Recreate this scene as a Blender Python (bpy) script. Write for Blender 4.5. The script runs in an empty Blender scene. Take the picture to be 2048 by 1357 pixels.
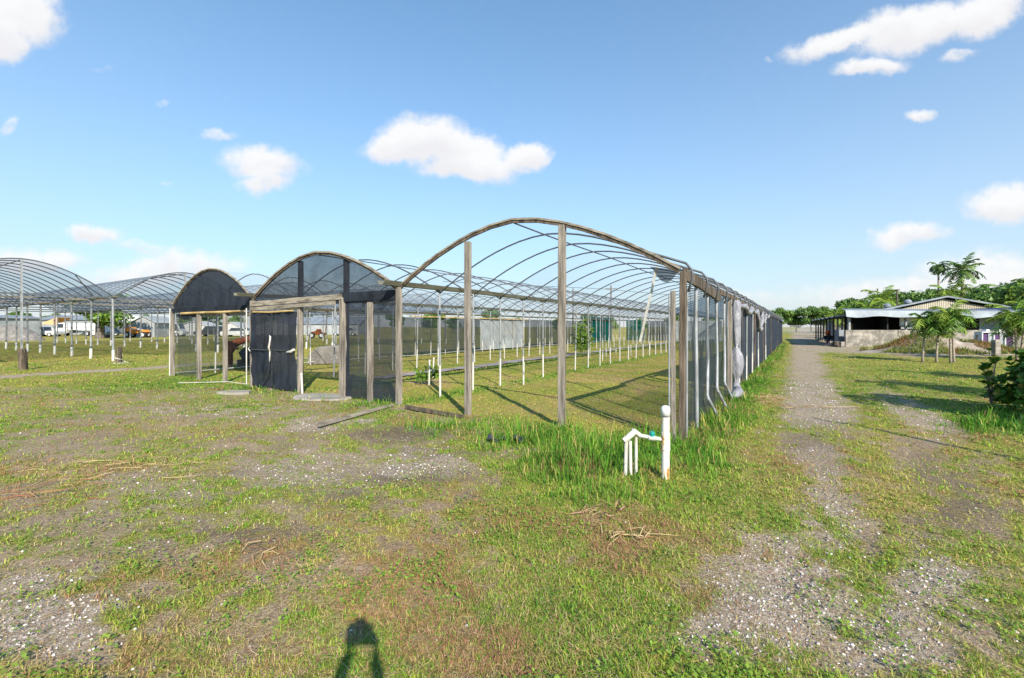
import bpy, math, random
import numpy as np
from mathutils import Vector, Matrix
R = math.radians
random.seed(7); rng = np.random.default_rng(7)
sc = bpy.context.scene
col = sc.collection
F, HZ, CX, H = 900.0, 654.0, 1024.0, 1.6          # lens, horizon and eye height worked out from the photograph
AX, AY = 2.36, 6.23                                # near corner of the hoop house block
TH = math.atan2(.844, .536)
UX, UY = math.cos(TH), math.sin(TH)                # along the bays
def gp(px, py):                                    # ground point
    Y = F*H/(py-HZ); return Vector(((px-CX)*Y/F, Y, 0))
def at(px, Y, z=0): return Vector(((px-CX)*Y/F, Y, z))
def uv2(u, v, z=0): return Vector((AX+UX*u-UY*v, AY+UY*u+UX*v, z))

SKYTINT = (.34, .90, 1.10); SKYHZ = (3.65, 3.68, 3.76); CLOUD1 = (4.5, 4.5, 4.52); CLOUD2 = (4.05, 4.02, 4.12); EXPO = .76
# ---------------------------------------------------------------- materials
def nt(name):
    m = bpy.data.materials.new(name); m.use_nodes = True
    n = m.node_tree; n.nodes.clear(); return m, n
def N(t, typ, **kw):
    n = t.nodes.new(typ)
    for k, v in kw.items():
        if k[0] == '_': setattr(n, k[1:], v)
        else: n.inputs[k].default_value = v
    return n
def L(t, a, b): t.links.new(a, b)
def ramp(t, fac, stops):
    r = t.nodes.new('ShaderNodeValToRGB'); L(t, fac, r.inputs[0])
    while len(r.color_ramp.elements) < len(stops): r.color_ramp.elements.new(.5)
    for e, (p, c) in zip(r.color_ramp.elements, stops):
        e.position = p; e.color = (*c, 1) if len(c) == 3 else c
    return r.outputs[0]
def coord(t, scale=(1, 1, 1), rot=(0, 0, 0)):
    tc = t.nodes.new('ShaderNodeTexCoord'); mp = t.nodes.new('ShaderNodeMapping')
    mp.inputs['Scale'].default_value = scale; mp.inputs['Rotation'].default_value = rot
    L(t, tc.outputs['Object'], mp.inputs[0]); return mp.outputs[0]
def plain(name, c1, c2=None, c3=None, scale=(3, 3, 3), rough=.7, metal=0, bump=.2, spec=.3, detail=6, pos=(.36, .56, .67)):
    """surface with uneven colour: c1 -> c2 (-> c3) by noise, and a fine bump"""
    m, t = nt(name); c2 = c2 or tuple(x*.7 for x in c1)
    out = N(t, 'ShaderNodeOutputMaterial'); p = N(t, 'ShaderNodeBsdfPrincipled', Roughness=rough, Metallic=metal)
    p.inputs['Specular IOR Level'].default_value = spec
    v = coord(t, scale)
    n1 = N(t, 'ShaderNodeTexNoise', Scale=1.0, Detail=detail, Roughness=.65); L(t, v, n1.inputs['Vector'])
    st = [(pos[0], c1), (pos[1], c2)] + ([(pos[2], c3)] if c3 else [])
    L(t, ramp(t, n1.outputs[0], st), p.inputs['Base Color'])
    if bump:
        n2 = N(t, 'ShaderNodeTexNoise', Scale=6.0, Detail=5.0); L(t, v, n2.inputs['Vector'])
        b = N(t, 'ShaderNodeBump', Strength=bump, Distance=.02); L(t, n2.outputs[0], b.inputs['Height'])
        L(t, b.outputs[0], p.inputs['Normal'])
    L(t, p.outputs[0], out.inputs[0]); return m
def screen(name, c, alpha, var=.15, scale=(2, 2, 2), c2=None, trans=.35):
    """woven shade cloth or film: partly open, partly diffusing"""
    m, t = nt(name); out = N(t, 'ShaderNodeOutputMaterial')
    v = coord(t, scale)
    n1 = N(t, 'ShaderNodeTexNoise', Scale=1.0, Detail=5.0, Roughness=.7); L(t, v, n1.inputs['Vector'])
    colr = ramp(t, n1.outputs[0], [(.3, c), (.75, c2 or tuple(x*1.7 for x in c))])
    d = N(t, 'ShaderNodeBsdfDiffuse'); tr = N(t, 'ShaderNodeBsdfTranslucent')
    L(t, colr, d.inputs[0]); L(t, colr, tr.inputs[0])
    mx = N(t, 'ShaderNodeMixShader', Fac=trans); L(t, d.outputs[0], mx.inputs[1]); L(t, tr.outputs[0], mx.inputs[2])
    tp = N(t, 'ShaderNodeBsdfTransparent')
    mr = N(t, 'ShaderNodeMapRange'); mr.inputs[1].default_value = .3; mr.inputs[2].default_value = .7
    mr.inputs[3].default_value = max(0, alpha-var); mr.inputs[4].default_value = min(1, alpha+var); L(t, n1.outputs[0], mr.inputs[0])
    fin = N(t, 'ShaderNodeMixShader'); L(t, mr.outputs[0], fin.inputs[0]); L(t, tp.outputs[0], fin.inputs[1]); L(t, mx.outputs[0], fin.inputs[2])
    L(t, fin.outputs[0], out.inputs[0]); return m
def leafmat(name, gloss=.5, trans=.3, base=None):
    """foliage: colour per face stored on the mesh"""
    m, t = nt(name); out = N(t, 'ShaderNodeOutputMaterial')
    a = N(t, 'ShaderNodeVertexColor'); a.layer_name = 'Col'
    p = N(t, 'ShaderNodeBsdfPrincipled', Roughness=gloss); p.inputs['Specular IOR Level'].default_value = .3
    tr = N(t, 'ShaderNodeBsdfTranslucent'); L(t, a.outputs[0], p.inputs['Base Color']); L(t, a.outputs[0], tr.inputs[0])
    mx = N(t, 'ShaderNodeMixShader', Fac=trans); L(t, p.outputs[0], mx.inputs[1]); L(t, tr.outputs[0], mx.inputs[2])
    L(t, mx.outputs[0], out.inputs[0]); return m
M = {}
M['wood'] = plain('weathered_wood', (.33, .285, .24), (.17, .148, .125), (.08, .068, .055), (16, 16, 1.3), .85, bump=.6)
M['wood_dark'] = plain('dark_wood', (.17, .13, .10), (.075, .058, .042), (.03, .024, .018), (12, 12, 1.3), .9, bump=.8)
M['wood_h'] = plain('weathered_board', (.36, .315, .25), (.20, .17, .135), (.09, .075, .055), (2, 2, 12), .85, bump=.5)
M['bamboo'] = plain('yellow_pole', (.55, .40, .18), (.38, .25, .10), None, (2, 2, 2), .6)
M['pipe'] = plain('galvanised_pipe', (.32, .33, .35), (.23, .24, .25), (.14, .13, .11), (9, 9, 3), .55, .1)
M['pipe_dark'] = plain('dull_pipe', (.13, .137, .15), (.085, .09, .10), None, (6, 6, 6), .5, .2)
M['pvc'] = plain('white_pvc', (.60, .59, .56), (.48, .46, .41), (.33, .28, .2), (7, 7, 3), .5, bump=.05)
M['pvc_rust'] = plain('stained_pvc', (.62, .60, .56), (.55, .38, .16), (.28, .11, .035), (15, 15, 5), .55, bump=.15, pos=(.50, .56, .62))
M['teal'] = plain('teal_plastic', (.01, .30, .27), (.01, .22, .2), None, (9, 9, 9), .4)
M['gutter'] = plain('gutter_metal', (.20, .195, .15), (.12, .12, .09), (.27, .25, .2), (1.5, 7, 7), .6, .2)
M['net_black'] = screen('black_screen', (.02, .024, .033), .965, .025, (3, 3, 1.2), (.055, .063, .082))
M['net_mid'] = screen('see_through_screen', (.028, .034, .045), .79, .08, (2, 2, 3))
M['net_side'] = screen('side_screen', (.045, .058, .066), .38, .08, (.8, .8, .8))
M['net_wall'] = screen('dense_side_screen', (.038, .046, .062), .92, .05, (1, 1, 1), (.075, .09, .115))
M['net_back'] = screen('back_screen', (.03, .04, .045), .78, .14, (.4, .4, .4))
M['film'] = screen('clear_film', (.50, .55, .66), .17, .08, (.35, .8, .35), (.8, .84, .9), .6)
M['film_left'] = screen('hazy_film', (.26, .33, .44), .46, .10, (.25, .5, .3), (.50, .58, .70), .5)
M['film_blue'] = screen('blue_cloth', (.05, .20, .34), .6, .1, (.5, .5, .5), (.12, .33, .48), .6)
M['teal_cloth'] = screen('teal_cloth', (.0, .06, .055), .85, .08, (.4, .4, .4), (.01, .13, .11))
M['plastic_white'] = plain('white_sheeting', (.32, .32, .35), (.20, .20, .23), (.40, .40, .43), (6, 6, 3), .4, bump=.8)
M['concrete'] = plain('weathered_concrete', (.36, .32, .28), (.13, .12, .105), (.26, .235, .2), (1.3, 1.3, 1.6), .9, bump=.5, detail=10)
M['slab'] = plain('path_concrete', (.36, .32, .28), (.24, .22, .19), None, (3, 3, 3), .9, bump=.4)
M['metal_roof'] = plain('dull_roof_metal', (.27, .30, .33), (.18, .20, .23), (.12, .12, .13), (.5, .5, .5), .55, .2)
M['tan'] = plain('tan_siding', (.44, .40, .32), (.36, .33, .26), None, (.7, .7, .7), .7)
M['grey_siding'] = plain('grey_siding', (.34, .36, .37), (.24, .26, .27), (.30, .29, .27), (.7, .7, .7), .6)
M['white'] = plain('white_paint', (.66, .66, .66), (.54, .54, .54), None, (2, 2, 2), .45, bump=.05)
M['dark'] = plain('dark_paint_and_shade', (.02, .022, .025), (.04, .04, .04), None, (2, 2, 2), .8)  # near-black finish of dark things; on the open sheds it paints in interior shade
M['navy'] = plain('navy_cloth', (.02, .03, .09), (.035, .05, .13), None, (2, 2, 2), .7)
M['glass'] = plain('window_glass', (.03, .04, .05), (.05, .06, .07), None, (2, 2, 2), .12, spec=.6, bump=0)
M['tyre'] = plain('tyre_rubber', (.025, .025, .025), (.04, .04, .04), None, (9, 9, 9), .85)
M['rust'] = plain('rusty_steel', (.36, .10, .035), (.20, .055, .02), (.07, .03, .02), (7, 7, 7), .75, bump=.5)
M['blackish'] = plain('black_plastic', (.025, .027, .033), (.04, .045, .05), None, (7, 7, 7), .4, bump=.4)
M['orange'] = plain('orange_paint', (.75, .30, .05), (.55, .2, .03), None, (2, 2, 2), .5)
M['peach'] = plain('faded_orange_tarp', (.72, .42, .22), (.58, .33, .16), None, (1, 1, 1), .7)
M['red'] = plain('red_paint', (.6, .06, .03), (.4, .04, .03), None, (3, 3, 3), .5)
M['blue'] = plain('blue_paint', (.05, .12, .32), (.03, .08, .2), None, (3, 3, 3), .5)
M['purple'] = plain('purple_panel', (.09, .035, .13), (.07, .03, .1), None, (3, 3, 3), .6)
M['heap'] = plain('grey_heap', (.24, .22, .2), (.13, .12, .11), (.32, .28, .27), (2, 2, 2), .9, bump=.8)
M['trunk'] = plain('palm_trunk', (.36, .31, .25), (.24, .20, .16), (.15, .12, .09), (4, 4, 14), .9, bump=.6)
M['bark'] = plain('bark', (.19, .16, .13), (.11, .09, .07), (.25, .22, .2), (6, 6, 2), .95, bump=.9)
M['skin'] = plain('skin', (.5, .32, .22), (.46, .28, .19), None, (9, 9, 9), .6, bump=.05)
M['shirt'] = plain('shirt', (.12, .2, .35), (.1, .17, .3), None, (9, 9, 9), .8)
M['leaf'] = leafmat('leaves', .45, .25)
M['grass'] = leafmat('grass_blades', .75, .35)
M['straw'] = leafmat('dead_stems', .9, .1)
M['stone'] = leafmat('gravel_stones', .9, 0.0)

# ---------------------------------------------------------------- mesh builder
class MB:
    def __init__(s): s.v = []; s.f = []; s.c = []; s.m = []; s.mi = 0; s.cc = None
    def add(s, vs, fs):
        b = len(s.v); s.v.extend([tuple(v) for v in vs])
        for f in fs: s.f.append(tuple(b+i for i in f)); s.m.append(s.mi); s.c.append(s.cc)
    def box(s, c, sz, M4=None, taper=1):
        x, y, z = (a/2 for a in sz); c = Vector(c); vs = []
        for k, q in ((-1, 1), (1, taper)):
            for i, j in ((-1, -1), (1, -1), (1, 1), (-1, 1)):
                p = Vector((i*x*q, j*y*q, k*z))
                if M4: p = M4 @ p
                vs.append(c+p)
        s.add(vs, [(3, 2, 1, 0), (4, 5, 6, 7), (0, 1, 5, 4), (1, 2, 6, 5), (2, 3, 7, 6), (3, 0, 4, 7)]); return s
    def bar(s, p0, p1, w, h, seg=1, jit=0, side=None):
        """rectangular bar between two points, optionally a little crooked"""
        p0, p1 = Vector(p0), Vector(p1); d = (p1-p0).normalized()
        a = side or (Vector((0, 0, 1)) if abs(d.z) < .8 else Vector((1, 0, 0)))
        sx = d.cross(a).normalized(); sy = sx.cross(d).normalized(); vs = []; fs = []
        for i in range(seg+1):
            q = p0.lerp(p1, i/seg)
            if jit and 0 < i < seg: q = q+sx*random.uniform(-jit, jit)+sy*random.uniform(-jit, jit)
            k = 1+(random.uniform(-.04, .04) if jit else 0)
            for (i1, j1) in ((-1, -1), (1, -1), (1, 1), (-1, 1)): vs.append(q+sx*i1*w/2*k+sy*j1*h/2*k)
        for i in range(seg):
            for j in range(4): fs.append((i*4+j, i*4+(j+1) % 4, i*4+4+(j+1) % 4, i*4+4+j))
        fs += [(3, 2, 1, 0), (seg*4, seg*4+1, seg*4+2, seg*4+3)]; s.add(vs, fs); return s
    def tube(s, pts, r, n=8, cap=True):
        pts = [Vector(p) for p in pts]; rs = r if isinstance(r, (list, tuple)) else [r]*len(pts); vs = []; fs = []
        ref = None
        for i, p in enumerate(pts):
            d = (pts[min(i+1, len(pts)-1)]-pts[max(i-1, 0)]).normalized()
            if ref is None: ref = Vector((0, 0, 1)) if abs(d.z) < .9 else Vector((1, 0, 0))
            a = d.cross(ref).normalized(); b = a.cross(d).normalized(); ref = b
            for k in range(n):
                t = 2*math.pi*k/n; vs.append(p+a*math.cos(t)*rs[i]+b*math.sin(t)*rs[i])
        for i in range(len(pts)-1):
            for k in range(n): fs.append((i*n+k, i*n+(k+1) % n, (i+1)*n+(k+1) % n, (i+1)*n+k))
        if cap: fs += [tuple(range(n-1, -1, -1)), tuple((len(pts)-1)*n+k for k in range(n))]
        s.add(vs, fs); return s
    def grid(s, fn, nu, nv):
        vs = [fn(i/nu, j/nv) for i in range(nu+1) for j in range(nv+1)]
        fs = [(i*(nv+1)+j, (i+1)*(nv+1)+j, (i+1)*(nv+1)+j+1, i*(nv+1)+j+1) for i in range(nu) for j in range(nv)]
        s.add(vs, fs); return s
    def prism(s, prof, y0, y1, ax='y'):
        """side profile (x,z) extruded along y"""
        n = len(prof); vs = [(x, y0, z) for x, z in prof]+[(x, y1, z) for x, z in prof]
        if ax == 'x': vs = [(b, a, c) for a, b, c in vs]
        fs = [tuple(range(n)), tuple(range(2*n-1, n-1, -1))]+[(i, n+i, n+(i+1) % n, (i+1) % n) for i in range(n)]
        s.add(vs, fs); return s
    def lathe(s, prof, c=(0, 0, 0), n=16, sq=0):
        vs = []; fs = []; c = Vector(c)
        for r, z in prof:
            for k in range(n):
                t = 2*math.pi*k/n; q = r*(1+sq*math.sin(5*t+z*4)); vs.append(c+Vector((q*math.cos(t), q*math.sin(t), z)))
        m = len(prof)
        for i in range(m-1):
            for k in range(n): fs.append((i*n+k, i*n+(k+1) % n, (i+1)*n+(k+1) % n, (i+1)*n+k))
        fs += [tuple(range(n-1, -1, -1)), tuple((m-1)*n+k for k in range(n))]; s.add(vs, fs); return s
    def build(s, name, mats, parent=None, smooth=False, bevel=0, solid=0):
        me = bpy.data.meshes.new(name); me.from_pydata(s.v, [], s.f)
        for m in (mats if isinstance(mats, list) else [mats]): me.materials.append(m)
        if any(s.m): me.polygons.foreach_set('material_index', s.m)
        if s.c and s.c[0] is not None:
            a = me.color_attributes.new('Col', 'FLOAT_COLOR', 'CORNER')
            buf = np.repeat(np.array([(*c, 1) for c in s.c], np.float32), [len(f) for f in s.f], axis=0)
            a.data.foreach_set('color', buf.ravel())
        if smooth: me.polygons.foreach_set('use_smooth', [True]*len(me.polygons))
        me.update(); o = bpy.data.objects.new(name, me); col.objects.link(o)
        if parent: o.parent = parent
        if bevel:
            b = o.modifiers.new('b', 'BEVEL'); b.width = bevel; b.segments = 2; b.limit_method = 'ANGLE'
        if solid:
            b = o.modifiers.new('s', 'SOLIDIFY'); b.thickness = solid
        return o
def tag(o, label=None, cat=None, group=None, kind=None):
    if label: o['label'] = label
    if cat: o['category'] = cat
    if group: o['group'] = group
    if kind: o['kind'] = kind
    return o
def thing(name, label, cat, loc=(0, 0, 0), rz=0, group=None):
    o = bpy.data.objects.new(name, None); col.objects.link(o); o.location = loc; o.rotation_euler = (0, 0, rz)
    o.empty_display_size = .3; return tag(o, label, cat, group)
def inst(src, parent, loc=(0, 0, 0), rz=0, sc_=None, name=None):
    c = src.copy(); col.objects.link(c); c.parent = parent; c.location = loc; c.rotation_euler = (0, 0, rz)
    if sc_: c.scale = sc_
    if name: c.name = name
    return c
def dup(root, loc, rz=0, label=None, s=1):
    r = root.copy(); col.objects.link(r); r.location = loc; r.rotation_euler = (0, 0, rz); r.scale = (s, s, s) if not isinstance(s, tuple) else s
    if label: r['label'] = label
    for ch in list(root.children):
        c = ch.copy(); col.objects.link(c); c.parent = r
        for g in list(ch.children):
            d = g.copy(); col.objects.link(d); d.parent = c
    return r

# ---------------------------------------------------------------- fast noise
def hsh(ix, iy, s):
    h = (ix.astype(np.int64)*374761393+iy.astype(np.int64)*668265263+s*1442695041) & 0xffffffff
    h = ((h ^ (h >> 13))*1274126177) & 0xffffffff; return ((h ^ (h >> 16)) & 0xffff)/65535.0
def vn(x, y, s=0):
    ix, iy = np.floor(x), np.floor(y); fx, fy = x-ix, y-iy; fx = fx*fx*(3-2*fx); fy = fy*fy*(3-2*fy)
    a, b, c, d = hsh(ix, iy, s), hsh(ix+1, iy, s), hsh(ix, iy+1, s), hsh(ix+1, iy+1, s)
    return (a*(1-fx)+b*fx)*(1-fy)+(c*(1-fx)+d*fx)*fy
def fbm(x, y, f, s=0, o=4):
    t = 0; a = .5; n = 0
    for i in range(o): t = t+a*vn(x*f+i*17.3, y*f-i*9.1, s+i); n += a; a *= .55; f *= 2.1
    return t/n
def sm(a, b, x): t = np.clip((x-a)/(b-a), 0, 1); return t*t*(3-2*t)

# ---------------------------------------------------------------- what grows where (all in ground metres)
def blobs(px, py, lst):
    t = np.zeros_like(px)
    for (a, b, rx, ry, w) in lst: t = np.maximum(t, w*np.exp(-(((px-a)/rx)**2+((py-b)/ry)**2)**1.3))
    return t
BARE = [(1690, 1020, 50, 60, .75), (1620, 880, 60, 50, .8), (1870, 1060, 50, 60, .55), (180, 840, 160, 12, .7), (700, 905, 160, 22, .7), (1660, 960, 55, 80, .8), (1840, 900, 60, 40, .75), (1740, 1080, 50, 50, .6),  (1560, 1200, 190, 130, .9), (1850, 1160, 90, 70, .85), (1790, 1290, 150, 70, .85), (1620, 1060, 80, 60, .6), (1940, 1000, 60, 90, .75), (150, 1085, 170, 75, .8), (120, 885, 240, 45, .55), (420, 835, 200, 18, .6), (640, 850, 90, 22, .7), (840, 935, 150, 38, .95), (600, 940, 190, 42, .8),
        (330, 965, 160, 45, .6), (90, 1240, 170, 110, .85), (490, 1060, 130, 35, .65), (700, 985, 120, 25, .7), (800, 870, 130, 28, .75),
        (560, 890, 160, 25, .7), (300, 1090, 150, 50, .7), (60, 1000, 120, 40, .5), (980, 905, 90, 16, .6), (700, 843, 60, 10, .7),
        (1720, 1060, 60, 45, .75), (1570, 1160, 130, 90, .85), (1440, 1260, 140, 70, .7), (1880, 1150, 90, 60, .8), (1790, 1230, 130, 60, .7), (1960, 1250, 120, 80, .55),
        (1880, 950, 55, 55, .7), (1990, 1060, 70, 50, .6), (1640, 905, 55, 40, .75), (860, 765, 40, 9, .8), (600, 1130, 90, 25, .5)]
GRAVEL = [(1560, 1200, 180, 130, 1), (1640, 1040, 70, 70, .8), (1640, 940, 60, 60, .7), (1790, 1290, 150, 70, .9), (100, 1240, 170, 100, 1), (840, 930, 130, 30, .8), (620, 950, 170, 40, .6), (1570, 1140, 150, 90, 1), (1880, 1150, 90, 60, 1), (1800, 1230, 140, 60, .9),
          (1610, 790, 60, 40, .8), (640, 850, 90, 14, .9), (420, 822, 160, 10, .7), (700, 843, 50, 8, 1), (350, 1000, 200, 60, .4), (1450, 1260, 120, 70, .8), (1690, 1040, 60, 40, .7)]
DARK = [(560, 985, 160, 18, .7), (900, 905, 120, 16, .8), (1640, 890, 80, 40, .7), (1930, 1010, 80, 90, .7), (700, 1000, 120, 22, .7), (560, 1090, 120, 26, .7), (980, 1000, 60, 20, .5), (820, 960, 160, 22, .9), (500, 1065, 120, 22, .8), (800, 870, 140, 20, .8), (950, 870, 90, 14, .6), (330, 1080, 120, 40, .3), (1620, 870, 60, 40, .5), (1880, 960, 60, 60, .6), (450, 955, 60, 16, .6),
        (1090, 905, 50, 12, .5)]
LUSH = [(1180, 925, 120, 42, 1), (1060, 880, 100, 25, .8), (1300, 890, 90, 30, .8), (1390, 900, 60, 45, .7), (1230, 985, 130, 30, .3), (880, 858, 90, 14, .6), (760, 812, 50, 10, .7), (1450, 830, 70, 25, .8),
        (1990, 845, 90, 25, 1), (520, 780, 120, 8, .5), (650, 800, 60, 8, .5), (470, 760, 120, 12, .4), (1100, 865, 60, 10, .8), (1480, 790, 40, 25, .6)]
STRAW = [(830, 1150, 260, 70, .7), (1000, 1290, 260, 60, .5), (1400, 1100, 90, 60, .6), (520, 1320, 160, 60, .7), (330, 860, 200, 25, .5), (600, 1130, 160, 40, .6), (760, 1080, 120, 30, .5), (1230, 1080, 90, 30, .8), (1180, 1040, 90, 22, .5), (200, 940, 260, 20, .7), (60, 985, 120, 25, .9), (1600, 950, 120, 60, .5), (1780, 1000, 100, 60, .5),
         (720, 1200, 140, 60, .5), (400, 1240, 90, 30, .5), (1540, 800, 40, 10, .8), (1090, 820, 120, 14, .6)]
def fields(X, Y):
    Ys = np.maximum(Y, 1.3); px = CX+F*X/Ys; py = HZ+F*H/Ys
    dx, dy = X-AX, Y-AY; u = dx*UX+dy*UY; v = -dx*UY+dy*UX
    nb = fbm(X, Y, .9, 3); nf = fbm(X, Y, 4.5, 11, 3); nl = fbm(X, Y, .22, 23); nh = fbm(X, Y, 14, 31, 2)
    wx = px+(nb-.5)*140*np.clip((py-700)/400, .15, 1); wy = py+(nf-.5)*60*np.clip((py-700)/400, .1, 1)
    inside = sm(-.2, .2, u)*sm(-.1, .1, v)*sm(16.2, 15.8, v)*sm(47, 46, u)
    front = (u < .2)*(Y > 0)
    bare = blobs(wx, wy, BARE)
    bare = np.maximum(bare, front*(px < 1000)*(py > 775)*.34)
    # the two wheel ruts of the gravel track
    far = sm(5.5, 8, Y)
    vv = v+(nb-.5)*.45
    r1 = np.exp(-((vv+1.65)/(.52+.008*np.maximum(Y, 0)))**4); r2 = np.exp(-((vv+3.15)/.42)**4)
    track = np.maximum(r1*.9, r2*(.75-.6*sm(8, 13, Y)))*(v < 0)*far
    track = np.maximum(track, sm(24, 30, Y)*sm(-.8, -1.5, v)*sm(-6.5, -5, v)*.8)
    yard = sm(52, 58, Y)*sm(-1, -2, v)*.8
    p2 = np.exp(-((v-20.1+(nb-.5)*.8)/.55)**4)*.95*sm(-8, -6, u)
    strip = np.exp(-(((py-709)/5)**2))*sm(1770, 1800, px)*.9*(Y > 15)
    bare = np.maximum.reduce([bare, track, yard, p2, strip])
    bare = bare*(1-inside)+inside*(.06+.5*np.exp(-(((px-850)/50)**2+((py-762)/8)**2)))
    edge = np.maximum(bare*.92+(nf-.5)*1.0*(1-.7*inside)+(nh-.5)*.9*(1-.7*inside)+(nb-.5)*.5*(1-.8*inside)+.10*(1-inside), 0)
    cover = 1-sm(.15, .84, edge)                    # 1 = closed turf
    lush = blobs(wx, wy, LUSH)
    lush = np.maximum(lush, sm(.55, .1, np.abs(v+.25))*(u > .5)*(u < 46)*.75)
    lush = np.maximum(lush, inside*np.exp(-((v-5.5)/.4)**2)*.7+inside*np.exp(-((v-8.7)/.35)**2)*.75+inside*np.exp(-((v-11)/.3)**2)*.4)
    straw_in = inside*sm(.5, .7, nb)*.8
    gravel = np.maximum(blobs(wx, wy, GRAVEL), np.maximum(track, p2)*.8); gravel = np.maximum(gravel, yard*.5)
    dark = blobs(wx, wy, DARK)
    straw = blobs(wx, wy, STRAW)
    straw = np.maximum(straw, straw_in)
    dry = .52+.22*inside+(nl-.5)*.7+(nb-.5)*.6+.2*(v > 16)-.5*lush+.25*straw
    dry = np.clip(dry+.1*sm(12, 30, Y), 0, 1)
    return dict(cover=cover, lush=lush, gravel=gravel, dark=dark, straw=straw, dry=dry, inside=inside, nf=nf, nb=nb, u=u, v=v, px=px, py=py)
def height(X, Y):
    r = np.hypot(X, Y); return (fbm(X, Y, 1.3, 5)-.5)*.07*sm(160, 60, r)+(fbm(X, Y, 7, 9, 2)-.5)*.02*sm(14, 6, r)

# ground sheet, rings round the eye out to the horizon
def ground():
    nr, na = 560, 1000
    rr = 1.0*(3000/1.0)**(np.linspace(0, 1, nr)**1.0); rr[0] = .05
    aa = np.linspace(0, 2*np.pi, na, endpoint=False)
    # crowd the rays into the half of the circle in front
    aa = aa - .55*np.sin(aa); aa = aa - np.pi/2
    RR, AA = np.meshgrid(rr, aa, indexing='ij'); X = (RR*np.cos(AA)).ravel(); Y = (RR*np.sin(AA)).ravel()
    f = fields(X, Y); Z = height(X, Y)
    co = np.stack([X, Y, Z], 1).astype(np.float32)
    i = np.arange(nr-1)[:, None]*na; j = np.arange(na)[None, :]; jn = (j+1) % na
    q = np.stack([i+j, i+na+j, i+na+jn, i+jn], -1).reshape(-1, 4)
    me = bpy.data.meshes.new('ground'); me.vertices.add(len(co)); me.vertices.foreach_set('co', co.ravel())
    me.loops.add(q.size); me.loops.foreach_set('vertex_index', q.ravel().astype(np.int32))
    me.polygons.add(len(q)); me.polygons.foreach_set('loop_start', np.arange(0, q.size, 4, dtype=np.int32))
    me.polygons.foreach_set('use_smooth', np.ones(len(q), bool)); me.update()
    for nm, ch in (('ga', (f['cover'], f['gravel'], f['dark'])), ('gb', (f['dry'], f['straw'], f['lush']))):
        a = me.color_attributes.new(nm, 'FLOAT_COLOR', 'POINT')
        a.data.foreach_set('color', np.stack([*ch, np.ones_like(X)], 1).astype(np.float32).ravel())
    m, t = nt('turf_and_gravel'); out = N(t, 'ShaderNodeOutputMaterial'); p = N(t, 'ShaderNodeBsdfPrincipled', Roughness=.95); p.inputs['Specular IOR Level'].default_value = .15
    ga = N(t, 'ShaderNodeVertexColor'); ga.layer_name = 'ga'; gb = N(t, 'ShaderNodeVertexColor'); gb.layer_name = 'gb'
    sa = N(t, 'ShaderNodeSeparateColor'); sb = N(t, 'ShaderNodeSeparateColor'); L(t, ga.outputs[0], sa.inputs[0]); L(t, gb.outputs[0], sb.inputs[0])
    v = coord(t)
    def noise(s, d=4, r=.6):
        n = N(t, 'ShaderNodeTexNoise', Scale=s, Detail=float(d), Roughness=r); L(t, v, n.inputs['Vector']); return n.outputs[0]
    def mix(fac, a, b):
        n = N(t, 'ShaderNodeMix', _data_type='RGBA'); L(t, fac, n.inputs[0])
        for s, k in ((a, 6), (b, 7)):
            if isinstance(s, tuple): n.inputs[k].default_value = (*s, 1)
            else: L(t, s, n.inputs[k])
        return n.outputs[2]
    n_mid = noise(5, 6); n_fine = noise(45, 5, .7)
    soil = ramp(t, n_fine, [(.28, (.13, .088, .058)), (.5, (.30, .22, .155)), (.7, (.48, .38, .29))])
    soil_dark = ramp(t, n_fine, [(.3, (.06, .045, .032)), (.7, (.155, .12, .09))])
    n_big = noise(1.7, 8, .65); soil = mix(ramp(t, n_big, [(.42, (0, 0, 0)), (.6, (.55, .55, .55))]), soil, ramp(t, n_fine, [(.3, (.12, .085, .05)), (.5, (.21, .165, .10)), (.7, (.26, .24, .12))]))
    soil = mix(sa.outputs[2], soil, soil_dark)
    vor = N(t, 'ShaderNodeTexVoronoi', Scale=55.0); L(t, v, vor.inputs['Vector'])
    gr = ramp(t, vor.outputs[1], [(.0, (.18, .145, .11)), (.55, (.36, .30, .25)), (.8, (.58, .50, .44)), (.95, (.75, .68, .63))])
    mg = N(t, 'ShaderNodeMath', _operation='MULTIPLY'); L(t, sa.outputs[1], mg.inputs[0]); mg.inputs[1].default_value = .6
    soil = mix(mg.outputs[0], soil, gr)
    green = ramp(t, n_fine, [(.28, (.025, .04, .009)), (.5, (.10, .16, .02)), (.72, (.24, .33, .045))])  # lowest stops, here and in oliv, darkened as painted shadow under the blades
    oliv = ramp(t, n_fine, [(.28, (.09, .068, .018)), (.5, (.29, .245, .05)), (.72, (.52, .42, .11))])
    nd = N(t, 'ShaderNodeMath', _operation='ADD'); L(t, sb.outputs[0], nd.inputs[0]); sub = N(t, 'ShaderNodeMath', _operation='MULTIPLY_ADD'); L(t, n_mid, sub.inputs[0]); sub.inputs[1].default_value = 1.5; sub.inputs[2].default_value = -.75
    L(t, sub.outputs[0], nd.inputs[1]); nd.use_clamp = True
    turf = mix(nd.outputs[0], green, oliv)
    st = ramp(t, n_fine, [(.3, (.20, .12, .07)), (.7, (.48, .32, .19))])
    ms = N(t, 'ShaderNodeMath', _operation='MULTIPLY'); L(t, sb.outputs[1], ms.inputs[0]); L(t, n_mid, ms.inputs[1])
    turf = mix(ms.outputs[0], turf, st)
    # break the edge of the turf with fine noise
    cm = N(t, 'ShaderNodeMath', _operation='MULTIPLY_ADD'); L(t, n_fine, cm.inputs[0]); cm.inputs[1].default_value = .9; cm.inputs[2].default_value = -.45
    ca = N(t, 'ShaderNodeMath', _operation='ADD'); ca.use_clamp = True; L(t, sa.outputs[0], ca.inputs[0]); L(t, cm.outputs[0], ca.inputs[1])
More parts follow.
